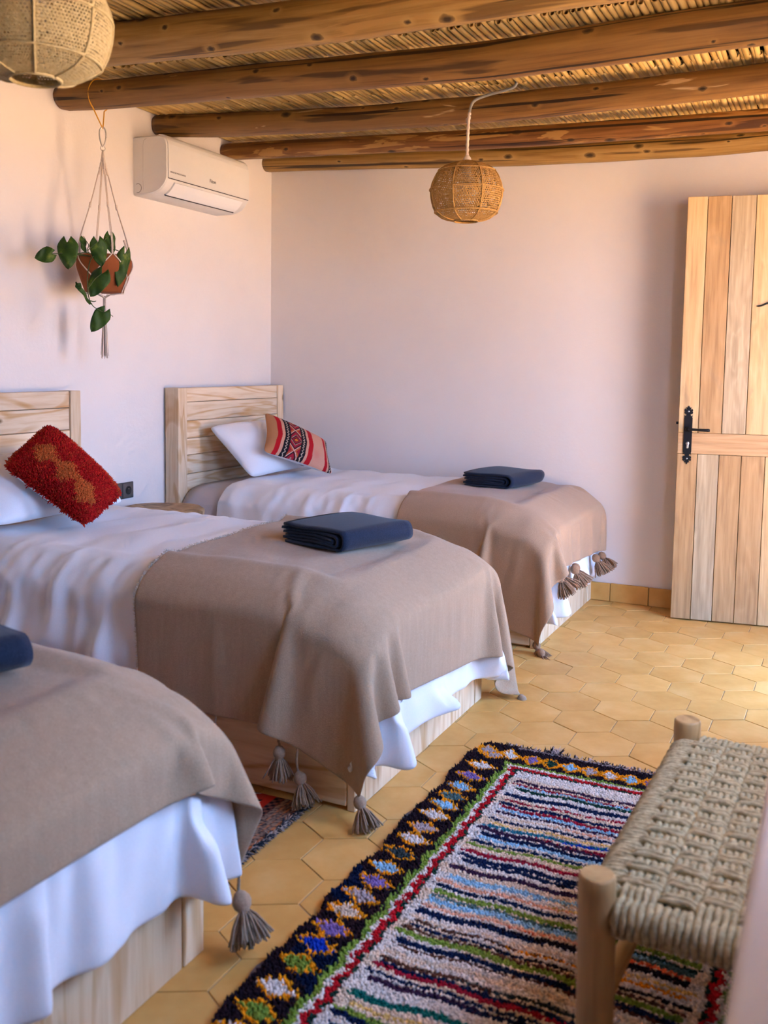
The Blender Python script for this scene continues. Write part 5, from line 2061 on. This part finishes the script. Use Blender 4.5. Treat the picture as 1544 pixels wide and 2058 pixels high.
C[(e < 0.125) & (e > 0.10)] = lin(186, 42, 22)
m = (e < 0.10) & (e > 0.07)
C[m & chk] = lin(36, 26, 30)
C[m & ~chk] = lin(120, 70, 56)
m = e < 0.07
C[m] = lin(150, 122, 104)
C[m & (np.abs(np.sin(e * 150)) > 0.93)] = lin(190, 120, 80)
C[m & (np.random.RandomState(2).rand(*X.shape) < 0.35)] = lin(74, 62, 60)
Z = 0.006 + 0.0012 * np.sin(X * 14) * np.sin(Y * 11)
V = np.stack([X, Y, Z], -1).reshape(-1, 3)
n0 = len(V)
I = np.arange(n0).reshape(nx_ + 1, ny_ + 1)
o = mk('weave', V, np.stack([I[:-1, :-1], I[1:, :-1], I[1:, 1:], I[:-1, 1:]], -1).reshape(-1, 4), painted('runner_weave', 0.95, 300, 0.35), k2, True, C.reshape(-1, 3))
sd = o.modifiers.new('Solidify', 'SOLIDIFY')
sd.thickness = 0.005
K = 900
P = np.stack([np.full(K, kx1 - 0.002), NP.uniform(ky0, ky1, K), np.full(K, 0.005)], 1)
V, F, cc = tufts(P, np.tile(np.array([1.0, 0, 0.15]), (K, 1)), np.full(K, 0.020), np.where(NP.rand(K, 1) < 0.55, lin(66, 66, 74), lin(176, 158, 148)), 0.0016, 0.6)
V[:, 2] = np.maximum(V[:, 2], 0.001)
o = mk('end_fringe', V, F, yarn_pile_m, k2, False, cc)
o['kind'] = 'stuff'

# ------------------------------------------------------------------ rope-seat bench
SA = math.atan2(0.03, 0.74)
sb = bpy.data.objects.new('woven_bench', None)
sb.empty_display_size = 0.1
sb.location = (2.836, -3.515, 0.0)
sb.rotation_euler = (0, 0, -SA)
COL.objects.link(sb)
tag(sb, 'low bench with round wooden legs and a woven rope seat on the rug', 'bench')
leg_m = wood('bench_pole', (0.25, 0.14, 0.05), (0.40, 0.24, 0.095), (0.50, 0.33, 0.15), 2, fine=40, wide=8, knots=True)
legx_m = wood('bench_rail_x', (0.30, 0.17, 0.06), (0.47, 0.295, 0.12), (0.58, 0.40, 0.19), 0, fine=40, wide=8)
legy_m = wood('bench_rail_y', (0.30, 0.17, 0.06), (0.47, 0.295, 0.12), (0.58, 0.40, 0.19), 1, fine=40, wide=8)
SW, SL, SH = 0.345, 0.745, 0.405


def bpart(name, V, F, m, smooth=True):
    me = mesh_of(name, V, F, smooth=smooth)
    me.materials.append(m)
    o = bpy.data.objects.new(name, me)
    COL.objects.link(o)
    o.parent = sb
    return o


for x, y in ((0, 0), (SW, 0), (0, SL), (SW, SL)):
    P = [(x + 0.002 * math.sin(z * 9 + x * 5), y + 0.002 * math.sin(z * 7 + y), z) for z in (0.002, 0.06, 0.14, 0.24, 0.34, 0.42, 0.437, 0.4415)]
    V, F = tube_vf(P, [0.0285, 0.029, 0.0295, 0.0295, 0.0295, 0.0295, 0.0285, 0.0255], 22, up=(1, 0, 0))
    o = bpart('leg', V, F, leg_m)
    o.data.polygons[len(o.data.polygons) - 1].use_smooth = False
for x in (0, SW):
    V, F = tube_vf([(x, 0.02, 0.205), (x, SL / 2, 0.202), (x, SL - 0.02, 0.205)], 0.0155, 14)
    bpart('stretcher', V, F, legy_m)
for y in (0, SL):
    V, F = tube_vf([(0.02, y, 0.135), (SW / 2, y, 0.133), (SW - 0.02, y, 0.135)], 0.0165, 14)
    bpart('stretcher', V, F, legx_m)
for x in (0, SW):
    V, F = tube_vf([(x, 0.01, SH - 0.026), (x, SL - 0.01, SH - 0.026)], 0.0165, 12)
    bpart('seat_rail', V, F, legy_m)
for y in (0, SL):
    V, F = tube_vf([(0.01, y, SH - 0.026), (SW - 0.01, y, SH - 0.026)], 0.0165, 12)
    bpart('seat_rail', V, F, legx_m)
rope = Mat('seagrass_rope', 0.85, 0.2)
_f = rope.noise(95, 4, 0.7)
_g = rope.noise(9, 3, 0.6)
_c = rope.ramp(_f, [(0.28, (0.17, 0.125, 0.06)), (0.48, (0.38, 0.305, 0.17)), (0.72, (0.55, 0.465, 0.29))])
rope.color(rope.mix(rope.ramp(_g, [(0.4, (0, 0, 0)), (0.7, (0.5, 0.5, 0.5))]), _c, (0.46, 0.37, 0.21)))
rope.bump(_f, 0.5, 0.004)
rope_m = rope.m


def twisted(P, r, lay=2.0, seg=10, ph=0.0):
    """rope with a two-strand lay: the section is an oval that turns along the path"""
    P = np.asarray(P)
    V, F = tube_vf(P, r, seg)
    n = len(P)
    V = V.reshape(n, seg, 3)
    s = np.concatenate([[0], np.cumsum(np.linalg.norm(np.diff(P, axis=0), axis=1))])
    a = np.arange(seg) * 2 * PI / seg
    for i in range(n):
        k = 1 + 0.20 * np.cos(2 * (a - s[i] / (r * lay) - ph))
        V[i] = P[i] + (V[i] - P[i]) * k[:, None]
    return V.reshape(-1, 3), F


PX_, PY_ = 0.0116, 0.0120
xs_ = np.arange(0.034, SW - 0.03, PX_)
ys_ = np.arange(0.034, SL - 0.03, PY_)
gxn, gyn = 5, 2     # ropes per woven band


def sgn(i, j):
    return 1.0 if ((i // gxn) + (j // gyn)) % 2 == 0 else -1.0


rr_ = random.Random(3)
for j, y in enumerate(ys_):        # ropes across the bench, wrapped round the long rails
    P = []
    R0 = 0.0235
    for q in np.linspace(-PI * 0.95, 0, 9):
        P.append((-R0 * math.cos(q + PI / 2) * 0 + R0 * math.sin(q), y, SH - 0.026 + R0 * math.cos(q)))
    hs = []
    xx = np.linspace(0.012, SW - 0.012, 46)
    for x in xx:
        i = (x - xs_[0]) / PX_
        w = sum(sgn(int(np.clip(round(i + o_), 0, len(xs_) - 1)), j) for o_ in (-0.6, 0, 0.6)) / 3 if 0.02 < x < SW - 0.02 else 0
        P.append((x, y + 0.0012 * math.sin(x * 60 + j), SH - 0.0025 - 0.0062 * w))
    for q in np.linspace(0, PI * 0.95, 9):
        P.append((SW + R0 * math.sin(q), y, SH - 0.026 + R0 * math.cos(q)))
    V, F = twisted(P, 0.0060 + rr_.uniform(-.0004, .0004), 2.2, 8, rr_.uniform(0, 6))
    bpart('seat_rope', V, F, rope_m)
for i, x in enumerate(xs_):        # ropes along the bench, wrapped round the short rails
    P = []
    R0 = 0.0235
    for q in np.linspace(-PI * 1.05, 0, 10):
        P.append((x, R0 * math.sin(q), SH - 0.026 + R0 * math.cos(q)))
    for y in np.linspace(0.012, SL - 0.012, 96):
        j = (y - ys_[0]) / PY_
        w = sum(sgn(i, int(np.clip(round(j + o_), 0, len(ys_) - 1))) for o_ in (-0.6, 0, 0.6)) / 3 if 0.02 < y < SL - 0.02 else 0
        P.append((x + 0.0010 * math.sin(y * 50 + i), y, SH - 0.0025 + 0.0062 * w))
    for q in np.linspace(0, PI * 1.05, 10):
        P.append((x, SL + R0 * math.sin(q), SH - 0.026 + R0 * math.cos(q)))
    V, F = twisted(P, 0.0060 + rr_.uniform(-.0004, .0004), 2.2, 8, rr_.uniform(0, 6))
    bpart('seat_rope', V, F, rope_m)

for _me in bpy.data.meshes:
    if _me.users == 0:
        bpy.data.meshes.remove(_me)
SC.frame_set(1)
